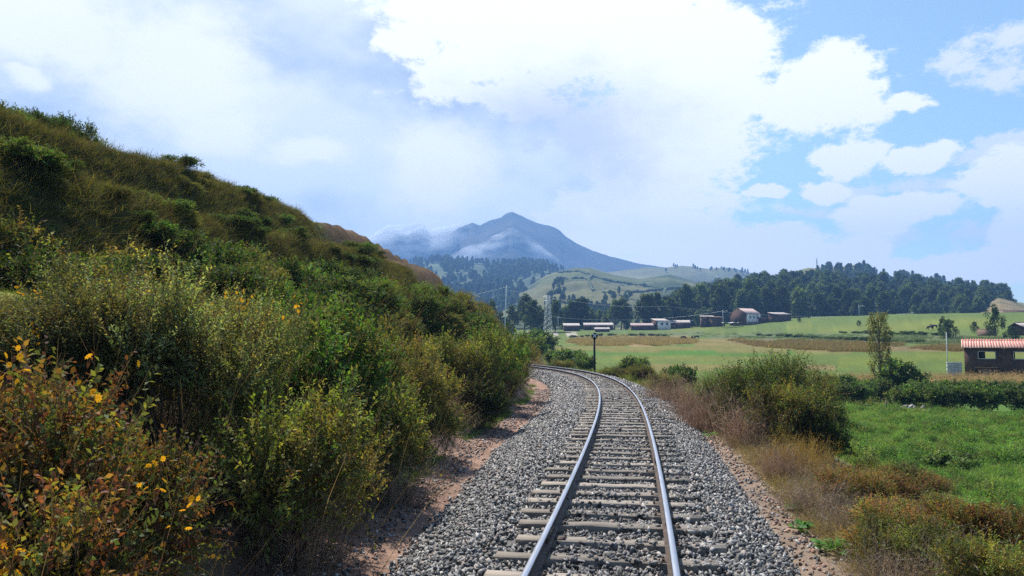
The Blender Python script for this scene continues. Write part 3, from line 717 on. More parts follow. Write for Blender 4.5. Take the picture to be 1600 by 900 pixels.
PAL = {
 'pale': [(.17, .21, .075), (.25, .27, .12), (.09, .13, .04), (.25, .22, .06), (.12, .095, .035)],
 'dark': [(.028, .065, .016), (.05, .10, .02), (.085, .14, .025), (.11, .12, .03)],
 'green': [(.045, .11, .02), (.075, .165, .025), (.12, .19, .035), (.13, .12, .03)],
 'yellow': [(.18, .19, .035), (.13, .165, .03), (.24, .23, .05), (.08, .10, .03), (.17, .12, .035)],
 'orange': [(.24, .11, .03), (.26, .15, .035), (.14, .14, .03), (.17, .06, .03), (.10, .13, .03), (.16, .15, .035)],
 'mixed': [(.13, .165, .03), (.19, .18, .04), (.09, .12, .03), (.13, .09, .03), (.06, .10, .02)],
 'hedge': [(.035, .075, .02), (.06, .115, .025), (.09, .15, .035), (.12, .15, .05)],
}
def shrub_meshes(seed, rad, h, lobes, twigs, per, ln, wd, palette, up=.5, sprig=.4, dead=120, deadcol=(.16, .11, .08), shell=.72, zlo=.28, zr=.5):
    g = np.random.default_rng(seed)
    a = g.random(lobes) * 6.28; rr = rad * np.sqrt(g.random(lobes)) * .72
    lc = np.stack([rr * np.cos(a), rr * np.sin(a), h * (zlo + zr * g.random(lobes) * (1 - .45 * (rr / rad) ** 2))], 1)
    lr = rad * g.uniform(.22, .42, lobes)
    i = g.integers(0, lobes, twigs); dr = unit(g.normal(0, 1, (twigs, 3)) + np.array([0, 0, .35]))
    st = lc[i] + dr * (lr[i] * (shell * g.random(twigs) ** .4))[:, None] * np.array([1, 1, min(1, h / rad * .75)])
    st[:, 2] = np.maximum(st[:, 2], .03 + .1 * g.random(twigs))
    keep = np.ones(twigs, bool)
    tw = unit(dr * .8 + np.array([0, 0, up]) + g.normal(0, .28, (twigs, 3)))
    L_ = sprig * g.uniform(.5, 1.35, twigs)
    lobe_col = g.uniform(.62, 1.35, (lobes, 1)) * (1 + g.normal(0, .06, (lobes, 3)))
    tcol = pal(g, twigs, palette) * lobe_col[i]
    u = (np.arange(per) + .5) / per
    C = (st[:, None] + tw[:, None] * (L_[:, None] * u)[:, :, None] + (np.array([0, 0, -.12])[None, None] * (L_[:, None] * u ** 2)[:, :, None])).reshape(-1, 3)
    n = len(C); ax = np.repeat(tw, per, 0); rd = unit(np.cross(ax, g.normal(0, 1, (n, 3))))
    D = unit(rd + ax * .75)
    col = np.repeat(tcol, per, 0) * g.uniform(.8, 1.2, (n, 1))
    parts = [leaves(g, C, D, ln, wd, col)]
    # twig wood and dead stalks showing between the leaves
    parts.append(ribbons(g, st, tw, L_, .007 + ln * .06, .06, np.tile(np.array(deadcol) * .8, (twigs, 1)), 3))
    if dead:
        b = np.stack([g.normal(0, rad * .35, dead), g.normal(0, rad * .35, dead), np.zeros(dead)], 1)
        parts.append(ribbons(g, b, b * np.array([.8, .8, 0]) + np.array([0, 0, h]) * .9 + g.normal(0, .2, (dead, 3)), h * g.uniform(.5, 1.0, dead), .011, .12, pal(g, dead, [deadcol, tuple(np.array(deadcol) * .6)]), 4))
    V, Q, Cc = join(parts)
    fol = make_mesh('foliage', V, Q, LEAF, col=Cc)
    return stems_mesh(g, lc[: min(lobes, 16)], .014 * max(1, rad), STEM), fol, (lc, lr)
def brush_mesh(seed, rad, h, n, palette, wd=.010, side=6, spread=.6, seedhead=True):
    """a clump of dry stalks with fine side branches"""
    g = np.random.default_rng(seed)
    b = np.stack([g.normal(0, rad * .45, n), g.normal(0, rad * .45, n), np.full(n, -.05)], 1)
    D = unit(b * spread / max(rad, .1) * np.array([1, 1, 0]) + np.array([0, 0, 1]) + g.normal(0, .22, (n, 3)))
    L_ = h * g.uniform(.45, 1.1, n); col = pal(g, n, palette)
    parts = [ribbons(g, b, D, L_, wd, .14, col, 4)]
    if side:
        i = np.repeat(np.arange(n), side); u = g.uniform(.35, 1, len(i))
        c = b[i] + D[i] * (L_[i] * u)[:, None]; d2 = unit(D[i] * .7 + g.normal(0, .5, (len(i), 3)))
        parts.append(ribbons(g, c, d2, h * .22 * g.uniform(.4, 1.2, len(i)), wd * .7, .1, col[i] * g.uniform(.8, 1.25, (len(i), 1)), 3))
        if seedhead:
            e = c + d2 * h * .14; parts.append(leaves(g, e, d2, .028, .014, col[i] * 1.15))
    V, Q, C = join(parts)
    return make_mesh('stalks', V, Q, DRY, col=C)
def grass_mesh(seed, rad, h, n, palette, wd=.012, k=4, bend=.3, spread=.5):
    g = np.random.default_rng(seed); b = np.stack([g.normal(0, rad * .5, n), g.normal(0, rad * .5, n), np.full(n, -.04)], 1)
    D = unit(np.array([0, 0, 1]) + g.normal(0, spread * .5, (n, 3)) * np.array([1, 1, .2]) + b * .5 / max(rad, .05) * np.array([1, 1, 0]))
    V, q, c = ribbons(g, b, D, h * g.uniform(.5, 1.15, n), wd, bend, pal(g, n, palette), k)
    return make_mesh('blades', V, [q], GRASS, col=c)

def flower_mesh():
    m = MB(); k = 8
    for j in range(k):
        a = j / k * 6.283; c, s = math.cos(a), math.sin(a); p, q = -s, c; w2 = .011
        m.add([(c * .008, s * .008, .002), (c * .024 + p * w2, s * .024 + q * w2, .006), (c * .042, s * .042, .001), (c * .024 - p * w2, s * .024 - q * w2, .006)], [(0, 1, 2, 3)])
    n = 6; ring = [(math.cos(i / n * 6.283) * .011, math.sin(i / n * 6.283) * .011, .004) for i in range(n)]
    m.add(ring + [(0, 0, .013)], [], [(i, (i + 1) % n, n) for i in range(n)])
    fm, N, L = mat('yellow_petal'); d = N.new('ShaderNodeBsdfDiffuse'); d.inputs[0].default_value = (.80, .37, .015, 1); t = N.new('ShaderNodeBsdfTranslucent'); t.inputs[0].default_value = (.85, .42, .02, 1)
    x = N.new('ShaderNodeMixShader'); x.inputs[0].default_value = .4; L.new(d.outputs[0], x.inputs[1]); L.new(t.outputs[0], x.inputs[2]); o = N.new('ShaderNodeOutputMaterial'); L.new(x.outputs[0], o.inputs[0])
    return m.mesh('flower', fm)
FLOWER = flower_mesh()

KIND = {}                       # kind -> list of (stem mesh or None, foliage mesh, nominal radius, nominal height, lobes)
def kind(name, *vs): KIND[name] = list(vs)
def size_of(me):
    v = np.empty(len(me.vertices) * 3, np.float32); me.vertices.foreach_get('co', v); v = v.reshape(-1, 3)
    return float(np.percentile(np.hypot(v[:, 0], v[:, 1]), 95)), float(np.percentile(v[:, 2], 99.3))
def sv_(seed, rad, h, **k): a = shrub_meshes(seed, rad, h, **k); q = size_of(a[1]); return (a[0], a[1], q[0], q[1], a[2])
kind('pale', *[sv_(300 + i, 1.5, 2.3, lobes=20, twigs=2100, per=15, ln=.055, wd=.022, palette=PAL['pale'], up=.9, sprig=.50, zlo=.52, zr=.34, dead=260, deadcol=(.10, .07, .05)) for i in range(2)])
kind('orange', *[sv_(310 + i, 1.2, 1.7, lobes=18, twigs=2300, per=13, ln=.046, wd=.026, palette=PAL['orange'], up=.5, sprig=.34) for i in range(2)])
kind('green', *[sv_(320 + i, 1.4, 2.0, lobes=18, twigs=1500, per=12, ln=.085, wd=.036, palette=PAL['green'], up=.6, sprig=.42) for i in range(2)])
kind('yellow', *[sv_(330 + i, 1.4, 2.0, lobes=18, twigs=1700, per=13, ln=.062, wd=.030, palette=PAL['yellow'], up=.7, sprig=.40) for i in range(2)])
kind('mixed', *[sv_(340 + i, 1.4, 2.0, lobes=18, twigs=1600, per=12, ln=.07, wd=.034, palette=PAL['mixed'], up=.6, sprig=.38) for i in range(2)])
kind('dark', *[sv_(350 + i, 1.5, 1.9, lobes=18, twigs=1300, per=10, ln=.10, wd=.05, palette=PAL['dark'], up=.55, sprig=.36) for i in range(3)])
kind('bigleaf', sv_(370, 1.8, 2.8, lobes=26, twigs=2500, per=12, ln=.085, wd=.042, palette=[(.05, .10, .025), (.09, .165, .04), (.16, .21, .06), (.14, .15, .045)], up=.5, sprig=.85), sv_(371, 1.8, 2.6, lobes=24, twigs=2300, per=12, ln=.075, wd=.036, palette=PAL['mixed'], up=.5, sprig=.85))
kind('hedge', *[sv_(360 + i, 1.5, 1.7, lobes=14, twigs=520, per=8, ln=.19, wd=.10, palette=PAL['hedge'], up=.5, sprig=.45, dead=20) for i in range(3)])
BR = [(.20, .125, .09), (.27, .185, .135), (.12, .075, .058), (.36, .27, .19)]
ST = [(.30, .215, .115), (.38, .29, .17), (.22, .15, .085), (.25, .21, .09)]
GREYD = [(.24, .19, .15), (.34, .28, .22), (.15, .115, .09), (.27, .19, .11)]
GOLD = [(.36, .22, .035), (.28, .19, .04), (.22, .16, .05), (.42, .27, .06)]
kind('brush', *[(None, brush_mesh(400 + i, 1.0, 1.5, 330, BR, .017, 7), 1.0, 1.5, None) for i in range(2)])
kind('straw', *[(None, brush_mesh(410 + i, .7, 1.0, 420, ST, .009, 4, .9), .7, 1.0, None) for i in range(2)])
kind('greydry', *[(None, brush_mesh(420 + i, .8, 1.0, 330, GREYD, .012, 7, .9), .8, 1.0, None) for i in range(2)])
kind('gold', (None, brush_mesh(430, .8, 1.3, 360, GOLD, .011, 10, .5), .8, 1.3, None))
PARTNAME = {'brush': 'stalks', 'straw': 'stalks', 'greydry': 'stalks', 'gold': 'stalks'}
NAMES = {'brush': 'dry_bush', 'straw': 'dry_grass_clump', 'greydry': 'dry_grass_clump', 'gold': 'dry_bush', 'hedge': 'hedge_shrub'}
CATS = {'brush': 'dry bush', 'straw': 'dry grass', 'greydry': 'dry grass', 'gold': 'dry bush'}
SHRUBS = []
def shrub(kd, x, y, rad, h, label, group, sink=.06, rz=None, zoff=0):
    v = KIND[kd][random.randrange(len(KIND[kd]))]; st, fol, r0, h0, lob = v
    if not st: r0, h0 = size_of(fol)
    z = gz(x, y) - sink + zoff
    rz = random.random() * 6.28 if rz is None else rz
    sz = h / h0; sx = min(max(rad / r0, .8 * sz), 1.7 * sz)
    root = empty(NAMES.get(kd, 'shrub'), (x, y, z), rz, (sx, sx, sz))
    tag(root, label, CATS.get(kd, 'shrub'), group)
    if st: obj('stem', st, root)
    obj('foliage' if st else 'stalks', fol, root)
    SHRUBS.append((root, kd, v)); return root
def shrub_px(kd, px, top, Y, wpx, label, group, hmin=.4, **k):
    x, y, zt = at(px, top, Y); g0 = gz(x, y)
    return shrub(kd, x, y, max(.2, wpx / F * Y / 2), max(hmin, zt - g0), label, group, **k)
GL = 'shrubs on the bank left of the track'; GH = 'scrub on the terraced hillside'; GR = 'bushes on the bank right of the track'; GD = 'dry grass clumps beside the track'
# ---- the left bank, nearest first
NEAR = [
 ('orange', -15, 570, 5.6, 200, 'red and orange leaved bush with yellow flowers in the lower left corner'),
 ('orange', 60, 655, 5.9, 130, 'rusty orange bush in front of the pale green sprig shrub'),
 ('orange', 0, 730, 5.0, 150, 'low reddish bush at the bottom left edge of the photo'),
 ('pale', 60, 440, 8.8, 260, 'pale green sprig shrub at the left edge behind the yellow flowers'),
 ('pale', 170, 408, 9.2, 270, 'tallest pale green shrub with upright leafy sprigs at far left'),
 ('pale', 285, 425, 9.8, 250, 'pale green shrub right of the tallest sprig shrub'),
 ('pale', 360, 455, 11.0, 200, 'pale yellow green shrub topped by a spray of yellow flowers'),
 ('yellow', 430, 590, 9.6, 210, 'yellow brown rounded shrub in front of the bright green one'),
 ('green', 480, 470, 13.5, 190, 'bright green leafy shrub in the middle of the left bank'),
 ('mixed', 555, 520, 15.0, 150, 'olive shrub between the bright green and yellow green shrubs'),
 ('yellow', 625, 508, 19.0, 150, 'yellow green shrub halfway along the left bank'),
 ('mixed', 560, 590, 13.0, 150, 'olive brown shrub low on the bank above the dry grass'),
 ('yellow', 655, 560, 18.0, 130, 'yellowish shrub near the path halfway along the bank'),
 ('yellow', 720, 515, 25.0, 130, 'yellow green shrub under the domed bush near the bend'),
 ('green', 760, 512, 30.0, 110, 'green shrub next to the last shrub before the bend'),
 ('yellow', 800, 528, 36.0, 80, 'last yellowish shrub where the track disappears behind the bank'),
 ('mixed', 740, 570, 24.0, 110, 'olive shrub beside the path close to the bend'),
 ('mixed', 790, 565, 32.0, 70, 'small olive shrub at the path just before the bend'),
 ('yellow', 700, 456, 38.0, 120, 'domed yellow green bush under the earth cliff'),
 ('dark', 535, 415, 28.0, 130, 'wide dark green bush below the earth cliff'),
 ('dark', 470, 408, 24.0, 140, 'dark green bush left of the wide one below the cliff'),
 ('green', 590, 448, 27.0, 100, 'mid green bush in front of the wide dark bush'),
 ('dark', 660, 470, 33.0, 110, 'dark green bush left of the domed yellow green bush'),
]
for a in NEAR: shrub_px(*a, GL)
for px, top, Y, wd, kd in [(20, 350, 15.5, 150, 'dark'), (95, 330, 16.5, 150, 'dark'), (175, 338, 17.5, 150, 'mixed'), (250, 348, 18.5, 140, 'dark'), (320, 365, 19.5, 140, 'dark'), (390, 385, 21, 130, 'mixed'), (440, 405, 21, 120, 'dark'),
                           (60, 400, 13, 150, 'dark'), (150, 395, 13.5, 150, 'dark'), (250, 400, 14.5, 150, 'dark'), (340, 410, 15.5, 150, 'dark'), (420, 440, 16.5, 130, 'green'), (520, 450, 19, 120, 'dark')]:
    shrub_px(kd, px, top, Y, wd, 'dark leafy thicket shrub under the terraces ' + ('at the left edge of the photo' if px < 130 else 'behind the tallest pale sprigs' if px < 260 else 'behind the spray of yellow flowers' if px < 395 else 'behind the bright green shrub'), 'thicket below the terraces')
# low growth closing the bank down to the path
for i in range(26):
    s = 13.5 + 30.5 * (i + random.random()) / 26; d = -(5.3 + float(loff(s)) + random.random() * 1.3)
    x, y = map(float, track_pos(s, d)); kd = ('mixed', 'orange' if s < 9 else 'green', 'yellow', 'mixed')[i % 4] if s < 20 else ('yellow', 'mixed', 'green')[i % 3]
    shrub(kd, x, y, random.uniform(.7, 1.1), random.uniform(.9, 1.5), 'low weedy shrub at the foot of the left bank ' + ('under the yellow flowers' if s < 11 else 'below the bright green shrub' if s < 20 else 'halfway to the bend' if s < 31 else 'close to the bend'), 'low weeds along the left path')
for i in range(26):
    s = 17 + 20 * (i + random.random()) / 26; d = -(7.4 + random.random() * 2.6)
    x, y = map(float, track_pos(s, d))
    shrub(('dark', 'mixed', 'green', 'mixed')[i % 4], x, y, random.uniform(1.1, 1.6), random.uniform(1.0, 1.7), 'bushy shrub high on the left bank ' + ('behind the bright green shrub' if s < 26 else 'below the lone hillside tree' if s < 36 else 'under the earth cliff'), 'upper bank shrubs')
# scrub on the hill: on the steep risers and scattered
HB = [(118, 186, 32, 48, 'dark', 'dark bush on the hill crest near the left edge'), (70, 176, 30, 24, 'dark', 'small crest bush at the top of the hill'), (8, 160, 28, 34, 'dark', 'crest bush at the left edge of the photo'),
      (355, 290, 42, 42, 'dark', 'small dark tree standing alone high on the hillside'), (395, 300, 47, 36, 'dark', 'crest bush right of the lone hillside tree'), (430, 316, 49, 34, 'dark', 'second crest bush right of the lone hillside tree'), (473, 338, 52, 22, 'mixed', 'thin bush alone on the crest above the cliff'), (415, 306, 48, 26, 'dark', 'low crest bush between two larger ones')]
for px, top, Y, wd, kd, lb in HB: shrub_px(kd, px, top, Y, wd, lb, GH, hmin=.8)
def hill_spot():
    while True:
        px = random.uniform(-120, 640); dl = random.uniform(8, 23); s = random.uniform(10, 62)
        x, y = map(float, track_pos(s, -dl))
        if y < 6: continue
        z, s_, d_, t = ground([x], [y], True)
        if t[0] > .97: continue
        e = .5; z2 = gz(x + e, y); steep = (z[0] - z2) / e
        return x, y, s, dl, steep, t[0]
for i in range(60):
    while True:
        x, y, s, dl, steep, t = hill_spot()
        if t < (.8 if s > 26 else .6) and s < 40 and steep > .75: break
    f = random.uniform(.5, 1.0)
    shrub('dark' if random.random() < .75 else 'mixed', x, y, 1.05 * f, .7 * f, 'low dark scrub bush on the ' + ('lower' if t < .4 else 'upper') + ' terrace riser ' + ('at the left of the hillside' if s < 24 else 'below the lone hillside tree' if s < 38 else 'toward the earth cliff'), 'low scrub on the terrace risers', sink=.1)

# ---- yellow flowers on the left bushes (parts of their shrub)
def add_flowers(root, v, n, upper=.35, seed=0):
    g = np.random.default_rng(seed); lc, lr = v[4]; sx, _, sz = root.scale
    rz = root.rotation_euler.z; k = 0; tries = 0
    cl = None
    while k < n and tries < n * 200:
        tries += 1
        if cl is not None and g.random() < .78: p = cl + g.normal(0, .075, 3)
        else: p = None
        i = g.integers(0, len(lc)); dr = g.normal(0, 1, 3) + np.array([0, 0, .5]); dr /= np.linalg.norm(dr)
        if p is None: p = lc[i] + dr * (lr[i] * .9 + g.uniform(.22, .36)); cl = p if p[2] > v[3] * upper else None
        if p[2] < v[3] * upper: continue
        wx = p[0] * math.cos(rz) - p[1] * math.sin(rz); wy = p[0] * math.sin(rz) + p[1] * math.cos(rz)
        if wy > .15 * v[2]: continue                     # those facing the track side are the ones the photo shows
        f = .58 / sx * g.uniform(.75, 1.25)
        obj('flower', FLOWER, root, tuple(map(float, p)), (g.normal(.5, .8), g.normal(0, .8), g.random() * 6), (f, f, f)); k += 1
for i, (n, up) in {0: (190, .35), 1: (70, .4), 2: (70, .3), 3: (30, .5), 6: (90, .8)}.items():
    add_flowers(SHRUBS[i][0], SHRUBS[i][2], n, up, i)

# ---- dry grass along the foot of the left bank
for i in range(60):
    s = 5.5 + 38 * ((i + random.random()) / 60) ** 1.15; d = -(4.65 + (.2 if s < 13 else .1) + float(loff(s)) + abs(random.gauss(.25, .45)))
    x, y = map(float, track_pos(s, d)); kd = 'greydry' if (s < 14 and random.random() < .7) else ('straw', 'greydry')[random.random() < .35]
    shrub(kd, x, y, random.uniform(.45, .85), random.uniform(.45, .95), 'dry grass clump beside the left dirt path ' + ('in the lower left foreground' if s < 11 else 'below the bright green shrub' if s < 20 else 'halfway to the bend' if s < 31 else 'close to the bend'), GD)
for px, top, Y, wd, kd, lb in [(605, 690, 13.5, 130, 'greydry', 'large grey dry grass clump leaning over the dirt path'), (690, 615, 21, 110, 'straw', 'straw coloured grass tuft standing tall beside the path'), (520, 760, 11.5, 110, 'greydry', 'grey brown dry grass mass nearest the path at the lower left'), (735, 605, 26, 90, 'straw', 'pale straw clump next to the path near the bend'), (440, 745, 9.8, 130, 'brush', 'dry brown brush below the yellow brown rounded shrub')]:
    shrub_px(kd, px, top, Y, wd, lb, GD)
# short green grass at the path's edge
gr = [proto('green_tuft', grass_mesh(500 + i, .12, .16, 46, [(.09, .19, .03), (.13, .22, .04), (.16, .2, .06)], .008)) for i in range(3)]
dry = [proto('dry_tuft', grass_mesh(510 + i, .16, .22, 60, [(.32, .24, .13), (.26, .18, .09), (.2, .17, .06)], .007, bend=.6, spread=.9)) for i in range(3)]
n = 1500; s = 5 + 42 * rng.random(n) ** 1.3; d = -(3.75 + loff(s) + np.abs(rng.normal(0, .3, n))); x, y = track_pos(s, d)
k = fbm(x / 1.6, y / 1.6, 3) > .02; x, y = x[k], y[k]
scatter('green_grass', np.stack([x, y, ground(x, y)], 1), yaw_only(len(x), .2), rng.uniform(.6, 1.4, len(x)), gr, 'short green grass along the edge of the left dirt path', 'grass')
# grass on the terraced hill
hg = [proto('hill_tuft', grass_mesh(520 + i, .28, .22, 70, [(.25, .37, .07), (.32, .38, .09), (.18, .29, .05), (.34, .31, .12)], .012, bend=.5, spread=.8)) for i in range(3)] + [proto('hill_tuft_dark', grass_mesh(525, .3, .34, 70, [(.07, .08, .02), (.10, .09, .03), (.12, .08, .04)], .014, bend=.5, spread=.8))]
n = 12500; s = 6 + 62 * rng.random(n); d = -rng.uniform(6.5, 26, n); x, y = track_pos(s, d); z, s_, d_, t = ground(x, y, True)
k = (y > 3) & (t < 1.12) & ((s_ < 49) | (t > .84)); x, y, z = x[k], y[k], z[k]
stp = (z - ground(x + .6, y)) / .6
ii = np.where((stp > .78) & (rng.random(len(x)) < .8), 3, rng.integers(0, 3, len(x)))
pi = [p.name for p in hg]; order = sorted(range(4), key=lambda q: pi[q]); inv = {q: r_ for r_, q in enumerate(order)}
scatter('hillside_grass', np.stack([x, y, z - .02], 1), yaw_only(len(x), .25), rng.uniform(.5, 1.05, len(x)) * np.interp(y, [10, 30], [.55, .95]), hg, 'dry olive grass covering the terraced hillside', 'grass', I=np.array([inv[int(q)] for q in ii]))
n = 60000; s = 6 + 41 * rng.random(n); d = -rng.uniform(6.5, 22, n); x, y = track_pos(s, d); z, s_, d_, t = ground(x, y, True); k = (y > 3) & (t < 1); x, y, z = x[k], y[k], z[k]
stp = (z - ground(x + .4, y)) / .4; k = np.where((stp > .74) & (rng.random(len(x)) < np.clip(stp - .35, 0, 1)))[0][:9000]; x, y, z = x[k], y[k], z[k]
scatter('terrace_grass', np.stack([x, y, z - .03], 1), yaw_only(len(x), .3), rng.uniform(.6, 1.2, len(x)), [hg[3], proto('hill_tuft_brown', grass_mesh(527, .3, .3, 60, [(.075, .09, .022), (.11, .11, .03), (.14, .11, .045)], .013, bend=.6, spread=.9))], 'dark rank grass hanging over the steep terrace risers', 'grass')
# weedy undergrowth between the left shrubs
ug = [proto('weed', sv_(530 + i, .45, .5, lobes=7, twigs=110, per=9, ln=.07, wd=.036, palette=PAL[('mixed', 'yellow', 'dark')[i]], dead=30)[1]) for i in range(3)]
n = 950; s = 11 + 50 * rng.random(n); d = -(5.1 + loff(s) + np.where(s > 45, 1.6, 5.5) * rng.random(n)); x, y = track_pos(s, d); k = y > 2; x, y = x[k], y[k]
scatter('undergrowth', np.stack([x, y, ground(x, y) - .05], 1), yaw_only(len(x), .15), rng.uniform(.7, 1.5, len(x)), ug, 'low weeds covering the ground between the bank shrubs', 'undergrowth')

# ---- right bank: brush strip between ballast and field
RB = [
 ('brush', 1040, 578, 33, 80, 'dry purple brown bush farthest along the right bank'),
 ('brush', 1085, 588, 27, 110, 'purple brown dry bush left of the large green bush'),
 ('brush', 1130, 584, 24, 130, 'wide dry brown bush leaning toward the track'),
 ('brush', 1090, 625, 24, 70, 'low tan dry bush at the edge of the ballast'),
 ('brush', 1170, 610, 21, 120, 'dark brown dry bush in front of the large green bush'),
 ('bigleaf', 1190, 553, 23.5, 110, 'large leafy green bush on the right bank'),
 ('bigleaf', 1140, 572, 26, 80, 'smaller green bush left of the large leafy one'),
 ('bigleaf', 1243, 566, 25, 60, 'dense green bush behind the large leafy one'),
 ('mixed', 1235, 596, 20.5, 90, 'olive green bush below the large leafy bush'),
 ('dark', 1275, 625, 20.5, 95, 'dark shaded bush at the lower right of the large green one'),
 ('gold', 1250, 672, 16.5, 100, 'golden yellow dry bush on the right bank'),
 ('brush', 1215, 690, 16.0, 90, 'brown dry brush left of the golden bush'),
 ('orange', 1325, 728, 13.5, 110, 'orange brown bush in front of the green field'),
 ('greydry', 1270, 735, 13.0, 150, 'grey purple dry brush below the golden bush'),
 ('greydry', 1330, 765, 11.6, 130, 'grey dry stalks beside the orange brown bush'),
 ('orange', 1400, 775, 10.4, 150, 'orange green weed bush at the left of the lower right weeds'),
 ('yellow', 1420, 800, 9.4, 150, 'yellow green weed bush in the lower right weeds'),
 ('orange', 1500, 775, 10.2, 150, 'rusty weed bush in the middle of the lower right weeds'),
 ('orange', 1590, 790, 9.6, 160, 'reddish weed bush at the right edge of the photo'),
 ('greydry', 1470, 820, 8.8, 130, 'grey dry stalks among the lower right weeds'),
 ('mixed', 1550, 835, 8.2, 150, 'green brown weeds in the bottom right corner'),
 ('greydry', 1400, 850, 8.6, 110, 'dry grass in front of the yellow green weeds'),
]
for a in RB: shrub_px(*a, GR, hmin=.35)
for i in range(46):
    s = 7 + 30 * (i + random.random()) / 46; d = 4.0 + abs(random.gauss(.5, .7)) - (.5 if s > 18 else 0)
    x, y = map(float, track_pos(s, d))
    shrub(('greydry', 'brush', 'straw')[i % 3], x, y, random.uniform(.4, .8), random.uniform(.35, .75), 'small dry brush clump right of the ballast ' + ('near the largest leafy weed' if s < 13 else 'below the golden bush' if s < 19 else 'below the purple brown bushes' if s < 28 else 'before the bend'), 'small dry clumps on the right bank')
for i in range(12):
    s = 7 + 14 * (i + random.random()) / 12; d = 6.0 + random.random() * 2.2
    x, y = map(float, track_pos(s, d))
    shrub(('orange', 'mixed', 'yellow')[i % 3], x, y, random.uniform(.6, .9), random.uniform(.6, .95), 'rust and green weed clump on the slope to the field, ' + ('in the lower right corner' if s < 11 else 'beside the orange brown bush' if s < 16 else 'beside the golden bush'), 'weeds on the slope to the field')
n = 4600; s = 5 + 40 * rng.random(n) ** 1.2; d = 3.1 + np.abs(rng.normal(.5, 1.1, n)); x, y = track_pos(s, d)
scatter('dry_grass', np.stack([x, y, ground(x, y)], 1), yaw_only(n, .25), rng.uniform(.7, 1.6, n), dry, 'thin dry grass on the dirt right of the track', 'grass')
# broad leaved weeds beside the ballast: each leaf a part
def leafy_weed(px, py, size, n, label):
    Yg = None; x, y = on_plane(px, py, -.68); z = gz(x, y)
    root = empty('leafy_weed', (x, y, z)); tag(root, label, 'weed', 'green leafy weeds beside the ballast')
    m = MB(); cols = 7; rows = 5; V = []; Q = []
    for i in range(cols):
        u = i / (cols - 1); wv = math.sin(math.pi * min(u * 1.0, 1) ** .75) * .36 + .015; zc = .35 * u - .42 * u * u
        for j in range(rows):
            k = j / (rows - 1) - .5; V.append((u, 2 * k * wv * (1 + .12 * math.sin(9 * u)), zc + abs(k) * .22 * wv + .02 * math.sin(14 * u + 5 * k)))
    for i in range(cols - 1):
        for j in range(rows - 1): a = i * rows + j; Q.append((a, a + rows, a + rows + 1, a + 1))
    me = bpy.data.meshes.get('broad_leaf') or make_mesh('broad_leaf', V, [np.array(Q)], LEAF, col=np.tile((.075, .20, .03), (len(V), 1)), smooth=True)
    for k in range(n):
        a = k * 2.4 + random.gauss(0, .2); r = size * random.uniform(.0, .75); L_ = random.uniform(.07, .125) * (1 if size < .3 else 1.15)
        obj('leaf', me, root, (r * math.cos(a), r * math.sin(a), random.uniform(.03, .16)), (random.gauss(0, .35), random.uniform(-.7, .15), a + random.gauss(0, .5)), (L_,) * 3)
leafy_weed(1312, 872, .36, 80, 'largest green broad leaved weed at the lower right beside the ballast')
leafy_weed(1250, 838, .19, 30, 'small leafy weed between the ballast and the largest weed')
leafy_weed(1238, 803, .12, 12, 'tiny green weed above the small leafy weed')
leafy_weed(1110, 688, .28, 30, 'bright green weed on the dirt beside the dry bushes')

# ---- the green field: dense tall grass in clumps
fg = [proto('field_grass', grass_mesh(540 + i, .30, .42, 80, [(.14, .27, .045), (.20, .34, .06), (.28, .36, .11), (.14, .23, .045)], .026, 3, .4, .8)) for i in range(4)]
def field_points(n, poly, z0):
    P = np.array([on_plane(a, b, z0) for a, b in poly]); lo, hi = P.min(0), P.max(0)
    q = rng.uniform(lo, hi, (n, 2)); k = inside(q[:, 0], q[:, 1], [tuple(v) for v in P]); return q[k, 0], q[k, 1]
x, y = field_points(30000, [(1290, 641), (1700, 655), (2100, 700), (2100, 1000), (1500, 1000), (1250, 760)], -2.4)
s_, d_ = track_sd(x, y); k = d_ > 8.2; x, y = x[k], y[k]
n = len(x); pat = fbm(x / 3.2, y / 3.2, 4)
scatter('field_grass', np.stack([x, y, ground(x, y) - .03], 1), yaw_only(n, .15), rng.uniform(.7, 1.25, n) * (1 + .9 * pat), fg, 'tall bright green fodder grass filling the near right field', 'grass')
fw = [proto('field_weed', sv_(560 + i, .45, .5, lobes=7, twigs=120, per=9, ln=.08, wd=.035, palette=[[(.09, .22, .03), (.14, .26, .05)], [(.16, .24, .05), (.2, .24, .07)], [(.05, .13, .025), (.08, .17, .03)]][i], up=.8, dead=12)[1]) for i in range(3)]
k = rng.random(len(x)) < .16; xw, yw = x[k], y[k]; pw = fbm(xw / 2.2 + 50, yw / 2.2, 3)
scatter('field_weeds', np.stack([xw, yw, ground(xw, yw) - .05], 1), yaw_only(len(xw), .15), rng.uniform(.45, .9, len(xw)) * (1 + 1.3 * pw), fw, 'clumps of leafy green plants growing in the near right field', 'weeds')
GHG = 'hedge shrubs at the edge of the green field'
HED = [(1290, 592, 60, 60), (1320, 588, 62, 60), (1350, 597, 59, 55), (1300, 606, 56, 60), (1335, 607, 55, 60), (1375, 600, 60, 50), (1405, 618, 52, 50), (1440, 600, 58, 60), (1480, 602, 58, 60), (1520, 602, 58, 60), (1560, 606, 57, 60), (1600, 608, 57, 60), (1430, 616, 53, 60), (1465, 626, 51, 55), (1500, 622, 51, 70), (1545, 628, 50, 65), (1590, 628, 50, 70), (1414, 566, 61, 30)]
for i, (px, top, Y, wd) in enumerate(HED):
    lb = 'dark hedge shrub past the green field ' + ('left of the poplar' if px < 1370 else 'under the poplar' if px < 1412 else 'above the stone heap' if px < 1450 else 'below the block wall' if px < 1510 else 'below the farmhouse') + (' in the front line' if Y < 54 else ' in the rear line')
    if i == 17: lb = 'tall dark leafy shrub right of the poplar'
    shrub_px('hedge', px, top - 3, Y, wd * .8, lb, GHG, hmin=1.7)
